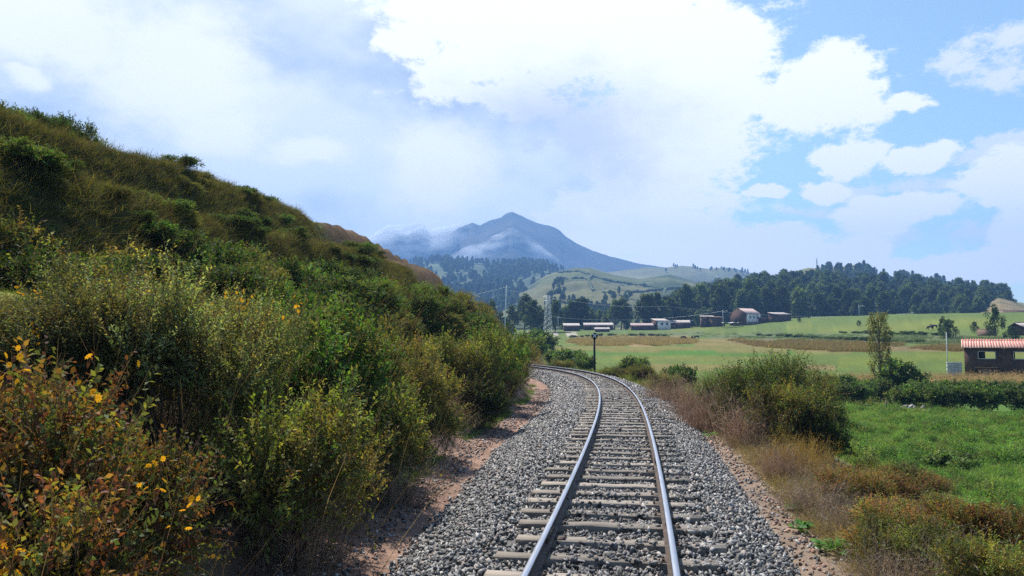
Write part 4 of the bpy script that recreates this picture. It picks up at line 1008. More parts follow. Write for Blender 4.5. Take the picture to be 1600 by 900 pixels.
shrub_px('hedge', 1485, 722, 27, 75, 'lone dark green shrub in the middle of the green field', 'shrubs in the valley', hmin=.8)
for px, top, Y, wd, kd, lb in [(985, 557, 62, 44, 'hedge', 'dark round bush right of the signal post'), (1060, 570, 50, 30, 'hedge', 'small green bush at the left end of the dry bushes'), (890, 545, 80, 60, 'hedge', 'green bush mound left of the signal post'), (865, 548, 84, 40, 'hedge', 'green bush at the left of the mound beyond the rails'),
                               (880, 560, 72, 34, 'yellow', 'bright yellow green bush just beyond the rails'), (915, 557, 74, 34, 'hedge', 'dark bush behind the signal post'), (828, 522, 92, 46, 'hedge', 'dark green bush where the track disappears'), (850, 515, 140, 60, 'hedge', 'shaded bush in the hollow beyond the bend'), (838, 549, 84, 18, 'straw', 'pale dry shrub where the track disappears'),
                               (1000, 568, 52, 50, 'yellow', 'low yellow green weeds right of the rails'), (960, 572, 55, 44, 'yellow', 'yellow olive weeds beside the signal post'), (1040, 582, 41, 50, 'mixed', 'olive weeds behind the farthest dry bush')]:
    shrub_px(kd, px, top, Y, wd, lb, 'shrubs in the valley', hmin=.5)
n = 5200; s = rng.uniform(36, 110, n); d = 3.0 + rng.random(n) ** 1.3 * 22; x, y = track_pos(s, d)
vg = [proto('valley_tuft', grass_mesh(550 + i, .5, .42, 70, [(.13, .17, .035), (.18, .20, .05), (.22, .19, .07), (.09, .15, .03)], .03, 3, .4, .8)) for i in range(3)]
k = (np.abs(track_sd(x, y)[1]) > 3); x, y = x[k], y[k]
scatter('verge_grass', np.stack([x, y, ground(x, y) - .03], 1), yaw_only(len(x), .2), rng.uniform(.5, 1.3, len(x)), vg, 'rough olive grass on the verge beyond the bend', 'grass')

# ---- maize and other crops
def maize_mesh(seed):
    g = np.random.default_rng(seed); n = 9; P = []
    b = np.zeros((1, 3)); P.append(ribbons(g, np.repeat(b, 2, 0), np.array([[.05, 0, 1], [0, .05, 1.]]), np.array([1.6, 1.5]), .035, .04, pal(g, 2, [(.33, .22, .10)]), 3))
    zz = g.uniform(.25, 1.35, n); a = g.random(n) * 6.28
    P.append(ribbons(g, np.stack([zz * 0, zz * 0, zz], 1), np.stack([np.cos(a), np.sin(a), .7 + 0 * a], 1), g.uniform(.4, .75, n), .075, .55, pal(g, n, [(.40, .26, .11), (.33, .19, .08), (.46, .33, .16), (.26, .22, .07)]), 4))
    P.append(ribbons(g, np.tile([0, 0, 1.5], (5, 1)), g.normal(0, .4, (5, 3)) + [0, 0, 1], .3, .02, .2, pal(g, 5, [(.42, .28, .14)]), 3))
    V, Q, C = join(P); return make_mesh('maize', V, Q, DRY, col=C)
mz = [proto('maize', maize_mesh(600 + i)) for i in range(4)]
def grid_field(x0, x1, y0, y1, gap, jit=.25):
    X, Y = np.meshgrid(np.arange(x0, x1, gap), np.arange(y0, y1, gap * .8)); return X.ravel() + rng.normal(0, jit * gap, X.size), Y.ravel() + rng.normal(0, jit * gap, X.size)
x, y = grid_field(33, 64, 63, 79, .48); k = (x > 26 + .1 * (y - 60)) ; x, y = x[k], y[k]
scatter('maize_field', np.stack([x, y, ground(x, y)], 1), yaw_only(len(x), .1), rng.uniform(.55, .85, len(x)), mz, 'dry tan maize standing in front of the brown farmhouse', 'maize')
x, y = grid_field(27.5, 33, 64, 69, .5); scatter('maize_patch', np.stack([x, y, ground(x, y)], 1), yaw_only(len(x), .1), rng.uniform(.6, .95, len(x)), mz, 'small patch of dry maize around the poplar', 'maize')
def crop(name, poly, n, cols, h, wd, label, ymin=100, ymax=320):
    ms = [proto(name + '_tuft', grass_mesh(700 + i + len(name), .8, h, 46, cols, wd, 3, .3, .6)) for i in range(2)]
    P = np.array(poly, float); px = rng.uniform(P[:, 0].min(), P[:, 0].max(), n * 4); Y = 1 / rng.uniform(1 / ymax, 1 / ymin, n * 4)
    x = (px - 800) / F * Y; z = ground(x, Y); qx, qy = project(x, Y, z); k = inside(qx + 6 * fbm(x / 8, Y / 8, 3), qy + 3.5 * fbm(x / 9 + 3, Y / 9, 4), poly) & (fbm(x / 6 + 20, Y / 10, 4) > -.07); k = np.where(k)[0][:n]
    scatter(name, np.stack([x[k], Y[k], z[k]], 1), yaw_only(len(k), .1), rng.uniform(.6, 1.2, len(k)), ms, label, 'crop')
crop('grain_field', FIELDS[8][1], 2600, [(.31, .225, .11), (.26, .20, .085), (.35, .27, .15)], .9, .07, 'pinkish tan grain field across the valley')
crop('brown_crop', FIELDS[10][1], 3600, [(.23, .155, .08), (.28, .19, .10), (.18, .16, .06)], .9, .07, 'reddish brown crop strip across the valley')
crop('grey_green_crop', FIELDS[11][1], 2600, [(.13, .18, .09), (.17, .2, .11), (.10, .15, .06)], .6, .08, 'grey green crop band below the village')
# low dark hedge lines between the far fields
def field_hedge(pts, label, r=.9):
    for (a, b), (c, d) in zip(pts[:-1], pts[1:]):
        m = max(2, int(abs(c - a) / 7))
        for i in range(m):
            u = (i + random.random()) / m; px = a + (c - a) * u; py = b + (d - b) * u
            Y = np.linspace(90, 330, 160); x = (px - 800) / F * Y; qy = project(x, Y, ground(x, Y))[1]; j = int(np.argmin(np.abs(qy - py)))
            shrub('hedge', float(x[j]), float(Y[j]), random.uniform(1.0, 2.0), r * random.uniform(.5, 1.2), label, 'field edge bushes across the valley')
field_hedge([(885, 528), (960, 524), (1050, 526)], 'low bush in the field edge behind the tan grain field')
field_hedge([(1180, 524), (1330, 532), (1440, 536)], 'low bush in the dark field edge under the white house')
field_hedge([(1310, 520), (1420, 523), (1480, 524)], 'low bush along the upper field edge on the right')

# ------------------------------------------------------------------ trees
EUC = [(.045, .08, .028), (.07, .11, .036), (.095, .135, .045), (.12, .15, .055), (.055, .085, .04)]
def tree_mesh(seed, h, rad, clumps, per, ln, wd, palette, low=.22, narrow=1.0, top=.97, spread=1.0):
    """trunk with limbs, and a crown of leaf clumps with gaps between them"""
    g = np.random.default_rng(seed); tr = MB()
    lean = g.normal(0, .02, 2) * h; u = np.linspace(0, 1, 9)
    axis = np.stack([lean[0] * u ** 2 + .012 * h * np.sin(u * 5 + seed), lean[1] * u ** 2 + .012 * h * np.cos(u * 4 + seed), u * h * .92 - .3], 1)
    tr.tube(axis, .019 * h * (1 - .85 * u) + .01, 6)
    zc = h * (low + (top - low) * (np.arange(clumps) + g.random(clumps)) / clumps)
    v = (zc / h - low) / (top - low); prof = rad * (.35 + .75 * np.sin(np.pi * np.clip(v * .78 + .16, 0, 1))) * narrow
    a = np.arange(clumps) * 2.4 + g.normal(0, .5, clumps); rr = prof * g.uniform(.25, .85, clumps) * (1 - .8 * np.clip(v - .85, 0, 1) / .15)
    c0 = np.stack([np.interp(zc, axis[:, 2], axis[:, 0]), np.interp(zc, axis[:, 2], axis[:, 1]), zc], 1)
    cc = c0 + np.stack([rr * np.cos(a), rr * np.sin(a), 0 * a], 1)
    cr = rad * g.uniform(.26, .52, clumps) * (1 - .35 * v)
    for i in range(clumps):
        b = c0[i] * np.array([1, 1, 1]) - np.array([0, 0, rr[i] * .7 + .05 * h]); b[2] = max(b[2], .1 * h)
        m_ = (b + cc[i]) / 2 + np.array([0, 0, .02 * h]); tr.tube([b, m_, cc[i]], [.006 * h, .0045 * h, .002 * h], 4, False)
    i = np.repeat(np.arange(clumps), per); n = len(i)
    dr = unit(g.normal(0, 1, (n, 3)) + np.array([0, 0, .25])); q = g.random(n) ** .45
    C = cc[i] + dr * (cr[i] * q)[:, None] * np.array([1, 1, 1.25])
    D = unit(dr * .7 + np.array([0, 0, -.25]) + g.normal(0, .45, (n, 3)))
    col = pal(g, n, palette) * (g.uniform(.75, 1.25, (clumps, 1)))[i]
    V, Q, Cc = leaves(g, C, D, ln, wd, col, .3)
    return tr.mesh('trunk', BARK), make_mesh('crown', V, [Q], LEAF_FAR, col=Cc), h, rad
T_EUC = [tree_mesh(800 + i, 20, (4.2, 3.6, 4.8, 3.2, 4.4)[i], (24, 22, 26, 20, 18)[i], 105, 1.15, .62, EUC, (.2, .15, .25, .12, .34)[i]) for i in range(5)]
T_YNG = [tree_mesh(820 + i, 14, 2.9, 15, 95, .95, .5, [(.06, .10, .035), (.10, .14, .045), (.13, .165, .055)], .1) for i in range(2)]
T_ROUND = [tree_mesh(830 + i, 9, 3.4, 18, 110, .5, .3, [(.04, .08, .025), (.065, .11, .03), (.03, .055, .02)], .18) for i in range(2)]
def tree(v, x, y, h, label, group, name='eucalyptus_tree', z=None, wide=1.0, cat='tree'):
    tr, cr, h0, r0 = v; k = h / h0
    root = empty(name, (x, y, gz(x, y) if z is None else z), random.random() * 6.28, (k * wide, k * wide, k)); tag(root, label, cat, group)
    obj('trunk', tr, root); obj('crown', cr, root); return root
GV = 'eucalyptus trees standing around the village'
VT = [(768, 470, 512, 300, 'E'), (783, 488, 513, 290, 'Y'), (800, 478, 513, 300, 'Y'), (820, 462, 514, 310, 'E'), (834, 470, 514, 300, 'E'), (847, 484, 514, 295, 'Y'), (857, 478, 514, 315, 'E'), (868, 470, 513, 320, 'E'),
      (893, 470, 509, 350, 'E'), (904, 467, 509, 350, 'E'), (912, 466, 509, 355, 'E'), (885, 478, 510, 350, 'Y'), (925, 482, 509, 360, 'Y'), (936, 484, 509, 360, 'Y'), (947, 486, 509, 360, 'Y'), (960, 470, 508, 355, 'E'), (971, 467, 508, 355, 'E'), (979, 476, 508, 355, 'Y'),
      (1005, 462, 508, 352, 'E'), (1015, 459, 508, 350, 'E'), (1026, 458, 507, 355, 'E'), (1036, 470, 507, 352, 'E'), (1048, 466, 506, 360, 'E'), (1057, 474, 506, 360, 'E'), (1068, 482, 505, 356, 'Y'), (1078, 484, 505, 356, 'Y'), (1090, 486, 506, 356, 'Y'), (1100, 480, 506, 360, 'E')]
VL = {3: 'large eucalyptus behind the lattice tower left of the village', 10: 'dense eucalyptus over the left end of the low tin roofs', 16: 'eucalyptus standing apart behind the gap in the tin roofs', 19: 'tall dark eucalyptus behind the small white house'}
for i, (px, top, base, Y, kd) in enumerate(VT):
    x, y, zt = at(px, top, Y); zb = gz(x, y)
    tree((T_EUC if kd == 'E' else T_YNG)[random.randrange(5 if kd == 'E' else 2)], x, y, zt - zb, VL.get(i, 'eucalyptus in the row ' + ('left of the low tin roofs' if px < 875 else 'behind the low tin roofs' if px < 990 else 'behind the small white house')), GV, wide=1.25)
# the wood behind the village: the nearest trees one by one, the rest as one mass
FP = []
for row, t in enumerate(np.linspace(.02, 1.02, 16)):
    for px in np.arange(1050, 1572, 10.5 - row * .12):
        q = px + random.gauss(0, 3); tt = t + random.gauss(0, .025)
        if q > 1555 - 12 * random.random() and tt < .3: continue
        if tt < .12 and q > 1300 and random.random() < .45: continue
        if random.random() < .12: continue
        FP.append((q, max(tt, .01)))
FP.sort(key=lambda a: a[1])
wood, rest_ = FP[:232], FP[232:]
def wood_h(px): return float(np.interp(px, [1040, 1080, 1150, 1200, 1260, 1400, 1560], [17, 19, 20, 19, 17, 15.5, 15])) * random.uniform(.6, 1.25)
for q, t in wood:
    x, y, z = map(float, forest_hill.pos(q, t)[0])
    where = ['left of the tall adobe house', 'behind the tall adobe house and lamp post', 'behind the largest white house', 'behind the last adobe house of the village', 'behind the dark round tree by the village', 'just right of the pale pole by the village', 'between the village and the lamp pole', 'directly above the lone poplar', 'just right of the lone poplar', 'left of the pale pole in the right fields', 'just right of the pale pole in the right fields', 'left of the slanting dark tree', 'behind the slanting dark tree', 'at the right end of the slope'][int(np.searchsorted([1095, 1138, 1190, 1240, 1268, 1300, 1330, 1360, 1390, 1426, 1455, 1480, 1510], q))]
    lb = ('front row' if t < .1 else 'second rank' if t < .2 else 'third rank' if t < .3 else 'upper rank') + ' eucalyptus of the wood ' + where
    tree(random.choice(T_EUC + T_EUC + T_YNG), x, y, wood_h(q), lb, 'eucalyptus trees of the wood behind the village' if q < 1300 else 'eucalyptus trees of the wood above the right fields', z=z - .2, wide=1.1)
def wood_mass(name, hill, pts, hs, label, protos):
    P = hill.pos([a for a, b in pts], [b for a, b in pts]); n = len(P); k = np.array(hs) / 20
    return scatter(name, P, yaw_only(n, .02), np.stack([k * 1.15, k * 1.15, k], 1), protos, label, 'wood')
def tree_proto(v):              # trunk and crown in one mesh for the far masses
    tr, cr, h0, r0 = v; me = cr.copy(); return proto('far_tree', me)
TP = [tree_proto(v) for v in T_EUC]
wood_mass('eucalyptus_wood', forest_hill, rest_, [wood_h(a) for a, b in rest_], 'upper part of the eucalyptus wood behind the village', TP)
pts = [(1560 * 0 + random.uniform(600, 900), random.uniform(0, 1) ** .8) for _ in range(1500)]
pts = [(a, b) for a, b in pts if fbm(np.array([a / 22.]), np.array([b * 6.]))[0] > -.02 and (a < 840 or b < .9) and not (a > 850 and random.random() < .5)]
wood_mass('far_wood', blue_hill, pts, [random.uniform(12, 21) for _ in pts], 'hazy blue wood covering the hill beyond the bend', TP)
pts = [(random.uniform(640, 880), random.uniform(.97, 1.0)) for _ in range(70)]
wood_mass('skyline_wood', blue_hill, pts, [random.uniform(10, 18) for _ in pts], 'line of small trees on top of the blue wooded hill', TP)
pts = [(random.gauss(925, 18), random.uniform(.05, .22)) for _ in range(30)] + [(random.gauss(975, 12), random.uniform(.3, .4)) for _ in range(8)] + [(random.gauss(870, 8), random.uniform(.35, .6)) for _ in range(30)] + [(random.uniform(800, 1100), random.uniform(0, .3)) for _ in range(110)]
wood_mass('hill_copse', green_hill, pts, [random.uniform(6, 10) for _ in pts], 'small dark copses at the foot of the patchwork hill', TP)
pts = [(random.uniform(1000, 1205), random.uniform(.25, 1.0)) for _ in range(260)]; pts = [(a, b) for a, b in pts if fbm(np.array([a / 16.]), np.array([b * 5.]))[0] > .0]
wood_mass('ridge_wood', far_ridge, pts, [random.uniform(7, 12) for _ in pts], 'scattered trees on the far brown green ridge', TP)
pts = [(random.uniform(1270, 1570), random.uniform(.55, .99)) for _ in range(420)]; pts = [(a, b) for a, b in pts if a > 1345 or b < .9]
wood_mass('hilltop_wood', rock_hill, pts, [random.uniform(8, 15) for _ in pts], 'trees along the ridge behind the eucalyptus wood', TP)
# hedges of the patchwork hill
def hill_line(hill, name, pts, label):
    m = MB(); V = []; 
    for (a, b), (c, d) in zip(pts[:-1], pts[1:]):
        n = max(3, int(abs(c - a) / 2) + int(abs(d - b) * 30)); u = np.linspace(0, 1, n); P = hill.pos(a + (c - a) * u, b + (d - b) * u)
        P = P + np.stack([rng.normal(0, .8, n), rng.normal(0, .8, n), np.full(n, 1.0)], 1); m.tube(P, 1.2 + rng.random(n) * 1.3, 5)
    o = m.build(name, HEDGEM); tag(o, label, 'hedge')
HEDGEM = pmat('hedge_leaf', [(.3, (.03, .05, .02)), (.7, (.06, .09, .035))], .4, .95, .5, 2)
hill_line(green_hill, 'hedge', [(872, .93), (905, .86), (925, .80), (960, .76), (1000, .70), (1060, .66)], 'long dark hedge across the top of the patchwork hill')
hill_line(green_hill, 'hedge', [(925, .80), (915, .62), (930, .45), (955, .38)], 'hedge running down the middle of the patchwork hill')
hill_line(green_hill, 'hedge', [(945, .58), (985, .52), (1040, .50), (1090, .52)], 'lower hedge on the right of the patchwork hill')
hill_line(green_hill, 'hedge', [(1000, .70), (1025, .62), (1040, .50), (1030, .36)], 'hedge joining the two long hedges of the patchwork hill')
hill_line(green_hill, 'hedge', [(870, .70), (895, .64), (916, .62)], 'short hedge on the left of the patchwork hill')

# single trees of the valley
x, y, zt = at(1372, 487, 63); zb = gz(x, y)
def poplar(x, y, h):
    g = np.random.default_rng(77); tr = MB(); tr.tube([(0, 0, -.2), (.05, 0, h * .3), (0, .04, h * .65), (.03, 0, h * .97)], [.12, .09, .05, .015], 7)
    P = []; n = 46
    for i in range(n):
        z0 = h * (.10 + .72 * i / n); a = i * 2.4; top = min(h * .98, z0 + h * g.uniform(.18, .34)); r = h * .115 * math.sin(math.pi * min(1, .25 + .75 * (z0 / h))) * g.uniform(.7, 1.25) + .1
        e = np.array([r * math.cos(a), r * math.sin(a), top]); mid = np.array([r * .75 * math.cos(a), r * .75 * math.sin(a), (z0 + top) / 2])
        tr.tube([(0, 0, z0), mid, e], [.028, .02, .008], 4, False)
        k = 70; u = g.random(k)[:, None]; P.append(mid * (1 - u) + e * u + g.normal(0, .10, (k, 3)) * np.array([1, 1, 1.5]))
    C = np.concatenate(P); D = unit(g.normal(0, 1, C.shape) + np.array([0, 0, .3]))
    V, Q, Cc = leaves(g, C, D, .13, .10, pal(g, len(C), [(.14, .15, .035), (.19, .18, .04), (.10, .12, .03), (.2, .16, .05)]), .3)
    root = empty('poplar_tree', (x, y, gz(x, y))); tag(root, 'slender yellow green poplar standing alone by the maize', 'tree')
    tr.build('trunk', BARK, root, True); obj('crown', make_mesh('crown', V, [Q], LEAF, col=Cc), root)
poplar(x, y, zt - zb)
for px, top, Y, k, wide, lb in [(1553, 480, 165, 0, .75, 'tall dark tree behind the red tiled roof'), (1482, 500, 170, 1, 1.1, 'round dark tree behind the pale pole'), (1522, 503, 180, 1, 1.0, 'pale green tree left of the tall dark tree'), (1580, 512, 150, 0, 1.4, 'bushy tree right of the tall dark tree'), (1474, 497, 172, 0, .8, 'slanting dark tree touching the round dark tree'), (1263, 502, 330, 0, 1.5, 'dark round tree right of the brown adobe house'), (1249, 511, 300, 1, 1.2, 'small dark tree in the field right of the brown adobe house'), (1342, 508, 250, 1, 1.0, 'lone small dark tree in the upper right field'), (1548, 455, 440, 0, 1.1, 'tree at the right end of the wood on the tan slope')]:
    x, y, zt = at(px, top, Y); zb = gz(x, y)
    if Y > 400: zb = float(tan_hill.pos(px, .92)[0, 2])
    tree(T_ROUND[k], x, y, max(zt - zb, 2), lb, 'single trees in the valley', 'broadleaf_tree', z=zb, wide=wide)

# ------------------------------------------------------------------ buildings
def wall_panel(m, p0, p1, h, th, holes=(), z0=-.4):
    """a wall from p0 to p1 (thickness th) with rectangular holes (u0, u1, z0, z1)"""
    p0 = np.array(p0, float); p1 = np.array(p1, float); L_ = np.linalg.norm(p1 - p0); d = (p1 - p0) / L_; rz = math.atan2(d[1], d[0])
    us = sorted({0, L_, *[h_[0] for h_ in holes], *[h_[1] for h_ in holes]})
    for a, b in zip(us[:-1], us[1:]):
        if b - a < 1e-4: continue
        cuts = sorted([(h_[2], h_[3]) for h_ in holes if h_[0] <= a + 1e-6 and h_[1] >= b - 1e-6]); z = z0; segs = []
        for c in cuts: segs.append((z, c[0])); z = c[1]
        segs.append((z, h))
        for s0, s1 in segs:
            if s1 - s0 > 1e-3:
                c = p0 + d * (a + b) / 2; m.box((c[0], c[1], (s0 + s1) / 2), (b - a, th, s1 - s0), rz)
def prism(m, pts, y0, y1):
    n = len(pts); V = [(x, y0, z) for x, z in pts] + [(x, y1, z) for x, z in pts]
    m.add(V, [(i, i + n, (i + 1) % n + n, (i + 1) % n) for i in range(n)], [(0, i, i + 1) for i in range(1, n - 1)] + [(n, n + i + 1, n + i) for i in range(1, n - 1)])
def house(name, label, px, base, Y, L_, D_, h, rise, yaw, wallm, roofm, wins=(), doors=(), over=.3, gable='y', group=None, base_course=None, shed=False, z=None, framem=None, frontm=None):
    """long front along local x facing -y; ridge along x unless shed"""
    x, y, z0 = at(px, base, Y); z0 = gz(x, y) if z is None else z
    root = empty(name, (x, y, z0), yaw); tag(root, label, 'house', group)
    m = MB(); holes = [(u - w2 / 2, u + w2 / 2, zz, zz + hh) for u, zz, w2, hh in wins] + [(u - w2 / 2, u + w2 / 2, -.4, hh) for u, hh, w2 in doors]
    th = .3; a, b = L_ / 2, D_ / 2
    fm_ = MB() if frontm else m
    wall_panel(fm_, (-a, -b + th / 2), (a, -b + th / 2), h, th, holes)
    if frontm: fm_.build('front_wall', frontm, root)
    hb = h + rise if shed else h
    wall_panel(m, (-a, b - th / 2), (a, b - th / 2), hb, th)
    for sx in (-1, 1):
        if shed: prof = [(-b + th, -.4), (b - th, -.4), (b - th, h + rise * (1 - th / D_)), (-b + th, h + rise * th / D_)]
        else: prof = [(-b + th, -.4), (b - th, -.4), (b - th, h + rise * th / b), (0, h + rise), (-b + th, h + rise * th / b)]
        mm = MB(); prism(mm, prof, -th / 2, th / 2); V = np.concatenate(mm.V); V = np.stack([V[:, 1] + sx * (a - th / 2), V[:, 0], V[:, 2]], 1)
        m.add(V, np.concatenate(mm.Q), np.concatenate(mm.T))
    m.build('wall', wallm, root)
    r = MB(); t = .09
    def sheet(y0, z0_, y1, z1):                       # corrugated sheet between two eave lines
        nn = int((L_ + 2 * over) / .14); xs = np.linspace(-a - over, a + over, nn); V = []
        for yy, zz in ((y0, z0_), (y1, z1)):
            w_ = .035 * np.where(np.arange(nn) % 2, 1, -1); V += [(xx, yy, zz + ww + t) for xx, ww in zip(xs, w_)] + [(xx, yy, zz + ww + .02) for xx, ww in zip(xs, w_)]
        Q = []
        for i in range(nn - 1):
            Q.append((i, i + 1, i + 1 + 2 * nn, i + 2 * nn)); Q.append((i + nn, i + nn + 2 * nn, i + 1 + nn + 2 * nn, i + 1 + nn))
            Q.append((i, i + nn, i + nn + 1, i + 1)); Q.append((i + 2 * nn, i + 1 + 2 * nn, i + 1 + 3 * nn, i + 3 * nn))
        Q += [(0, 2 * nn, 3 * nn, nn), (nn - 1, 2 * nn - 1, 4 * nn - 1, 3 * nn - 1)]
        r.add(V, Q)
    sl = rise / (D_ if shed else b)
    if shed: sheet(-b - over, h - over * sl, b + over, h + rise + over * sl)
    else:
        sheet(-b - over, h - over * sl, .0, h + rise); sheet(.0, h + rise + .004, b + over, h - over * sl)
        r.box((0, 0, h + rise + t + .03), (L_ + 2 * over, .3, .08))
    r.build('roof', roofm, root)
    for u, zz, w2, hh in wins:
        f = MB(); cx = u - a
        for sx in (-1, 1): f.box((cx + sx * (w2 / 2 - .05), -b + .1, zz + hh / 2), (.1, .26, hh))
        for sz in (0, 1): f.box((cx, -b + .1, zz + (.05 if sz == 0 else hh - .05)), (w2 - .2, .26, .1))
        f.box((cx, -b + .14, zz + hh / 2), (.06, .1, hh - .2))
        fo = f.build('window', framem or WOODM, root)
        p = MB(); p.box((cx, -b + .2, zz + hh / 2), (w2 - .2, .04, hh - .2)); p.build('pane', DARK, fo)
    for u, hh, w2 in doors:
        d = MB(); d.box((u - a, -b + .16, hh / 2), (w2 - .02, .07, hh)); d.build('door', WOODM, root)
    if base_course:
        q = MB(); q.box((0, -b - .03, .2), (L_ + .1, .16, base_course * 2 - .4 + .4)); q.build('plinth', ADOBE2, root)
    return root
GB = 'village houses across the valley'
Wt = WHITEP
house('white_house', 'largest white walled house with a pitched grey pink roof in the village', 1165, 520, 322, 9.4, 9.0, 4.6, 2.5, R(36), ADOBE, TILE_GREY, frontm=PLASTER, wins=[(2.2, 2.6, .9, .9), (4.6, 2.6, .9, .9), (7.0, 2.6, .9, .9)], group=GB, base_course=.9)
house('white_house', 'small white two windowed house right of the low tin roofs', 1033, 516, 335, 6.6, 5.5, 3.9, 1.1, R(22), ADOBE, TIN, frontm=PLASTER, wins=[(2.0, 2.1, 1.1, 1.0), (4.7, 2.1, 1.1, 1.0)], shed=True, group=GB)
house('adobe_house', 'low adobe house with a tin roof right of the small white house', 1062, 513, 345, 9, 5, 2.7, 1.2, R(-8), ADOBE, TIN, shed=True, doors=[(2, 1.9, .9)], group=GB)
house('adobe_house', 'tall plain brown adobe house left of the white sheets', 1105, 518, 335, 5.4, 5, 4.7, .5, R(-6), ADOBE, TIN, shed=True, wins=[(3.6, 2.6, .8, .7)], group=GB)
house('adobe_house', 'brown adobe annexe between the tall adobe house and the lamp post', 1121, 519, 330, 5.0, 4.5, 4.1, .4, R(18), ADOBE, ADOBE2, shed=True, wins=[(2.2, 2.4, .7, .6)], group=GB)
house('adobe_house', 'brown adobe house with a light roof at the right end of the village', 1219, 521, 318, 7.0, 6, 3.0, .9, R(14), ADOBE, TIN, shed=True, group=GB)
house('adobe_house', 'leftmost low house with a pale tin roof in the village', 893, 514, 330, 6.8, 5, 2.1, 1.1, R(2), ADOBE, TIN, shed=True, group=GB)
house('adobe_house', 'long low tin roofed house second from the left in the village', 935, 514, 338, 13, 5, 2.2, 1.1, R(-3), ADOBE, TIN, shed=True, doors=[(4, 1.8, .9), (9, 1.8, .9)], group=GB)
house('shed', 'small lean to shed in front of the long low tin roofed house', 941, 517, 318, 6, 3, 1.1, .6, R(-3), ADOBE, TIN, shed=True, group=GB)
house('adobe_house', 'low house with a pale pink tin roof left of the small white house', 1003, 514, 332, 9.5, 5, 2.0, 1.0, R(-6), ADOBE, TILE_GREY, shed=True, group=GB)
def wall_thing(name, label, px0, px1, base, Y0, Y1, h, th, m_, cap=True):
    a = at(px0, base, Y0); b = at(px1, base, Y1); cx, cy_ = (a[0] + b[0]) / 2, (a[1] + b[1]) / 2; z = min(gz(a[0], a[1]), gz(b[0], b[1]))
    root = empty(name, (cx, cy_, z)); tag(root, label, 'wall'); q = MB(); wall_panel(q, (a[0] - cx, a[1] - cy_), (b[0] - cx, b[1] - cy_), h, th, z0=-.5); q.build('wall_body', m_, root)
    if cap: 
        q = MB(); wall_panel(q, (a[0] - cx, a[1] - cy_), (b[0] - cx, b[1] - cy_), h + .16, th + .16, z0=h + .002); q.build('coping', ADOBE2, root)
wall_thing('adobe_wall', 'brown adobe yard wall joining the white house to the last adobe house', 1185, 1208, 520, 320, 322, 2.5, .4, ADOBE)
wall_thing('adobe_wall', 'grey adobe wall at the foot of the tall dark tree', 1527, 1556, 516, 172, 168, 1.5, .4, ADOBE2)
# sheds of white sheeting on posts
x, y, _ = at(1144, 517, 312); root = empty('awning', (x, y, gz(x, y))); tag(root, 'open shelter of white sheets on posts left of the white house', 'awning')
m = MB(); V = []
for i in range(9):
    for j in range(4): V.append((-4 + i, -1.5 + j, 2.0 - .2 * j * 0 + .12 * math.sin(i * 1.9) + .1 * math.cos(j * 2 + i)))
m.add(V, [(i * 4 + j, i * 4 + 4 + j, i * 4 + 5 + j, i * 4 + 1 + j) for i in range(8) for j in range(3)]); V2 = [(a, b, c - .03) for a, b, c in V]; m.add(V2, [(i * 4 + j, i * 4 + 1 + j, i * 4 + 5 + j, i * 4 + 4 + j) for i in range(8) for j in range(3)])
m.build('sheet', WHITEP, root)
for i in range(4):
    for j in (-1.4, 1.4): q = MB(); q.tube([(-3.8 + i * 2.5, j, -.2), (-3.8 + i * 2.5, j, 1.85)], .05, 6); q.build('post', BARK, root)
# buildings at the right edge
house('farm_shed', 'dark shed with a grey roof among the trees at the right edge', 1602, 512, 165, 5, 4, 1.7, .9, R(12), ADOBE, TIN, shed=False)
p = tan_hill.pos(1593, .42)[0]; house('adobe_house', 'long brown walled building on the tan slope at the right edge', 1593, 490, float(p[1]), 14, 6, 3.6, .3, R(-14), ADOBE2, ADOBE2, shed=True, over=.05, z=float(p[2]) - .6)
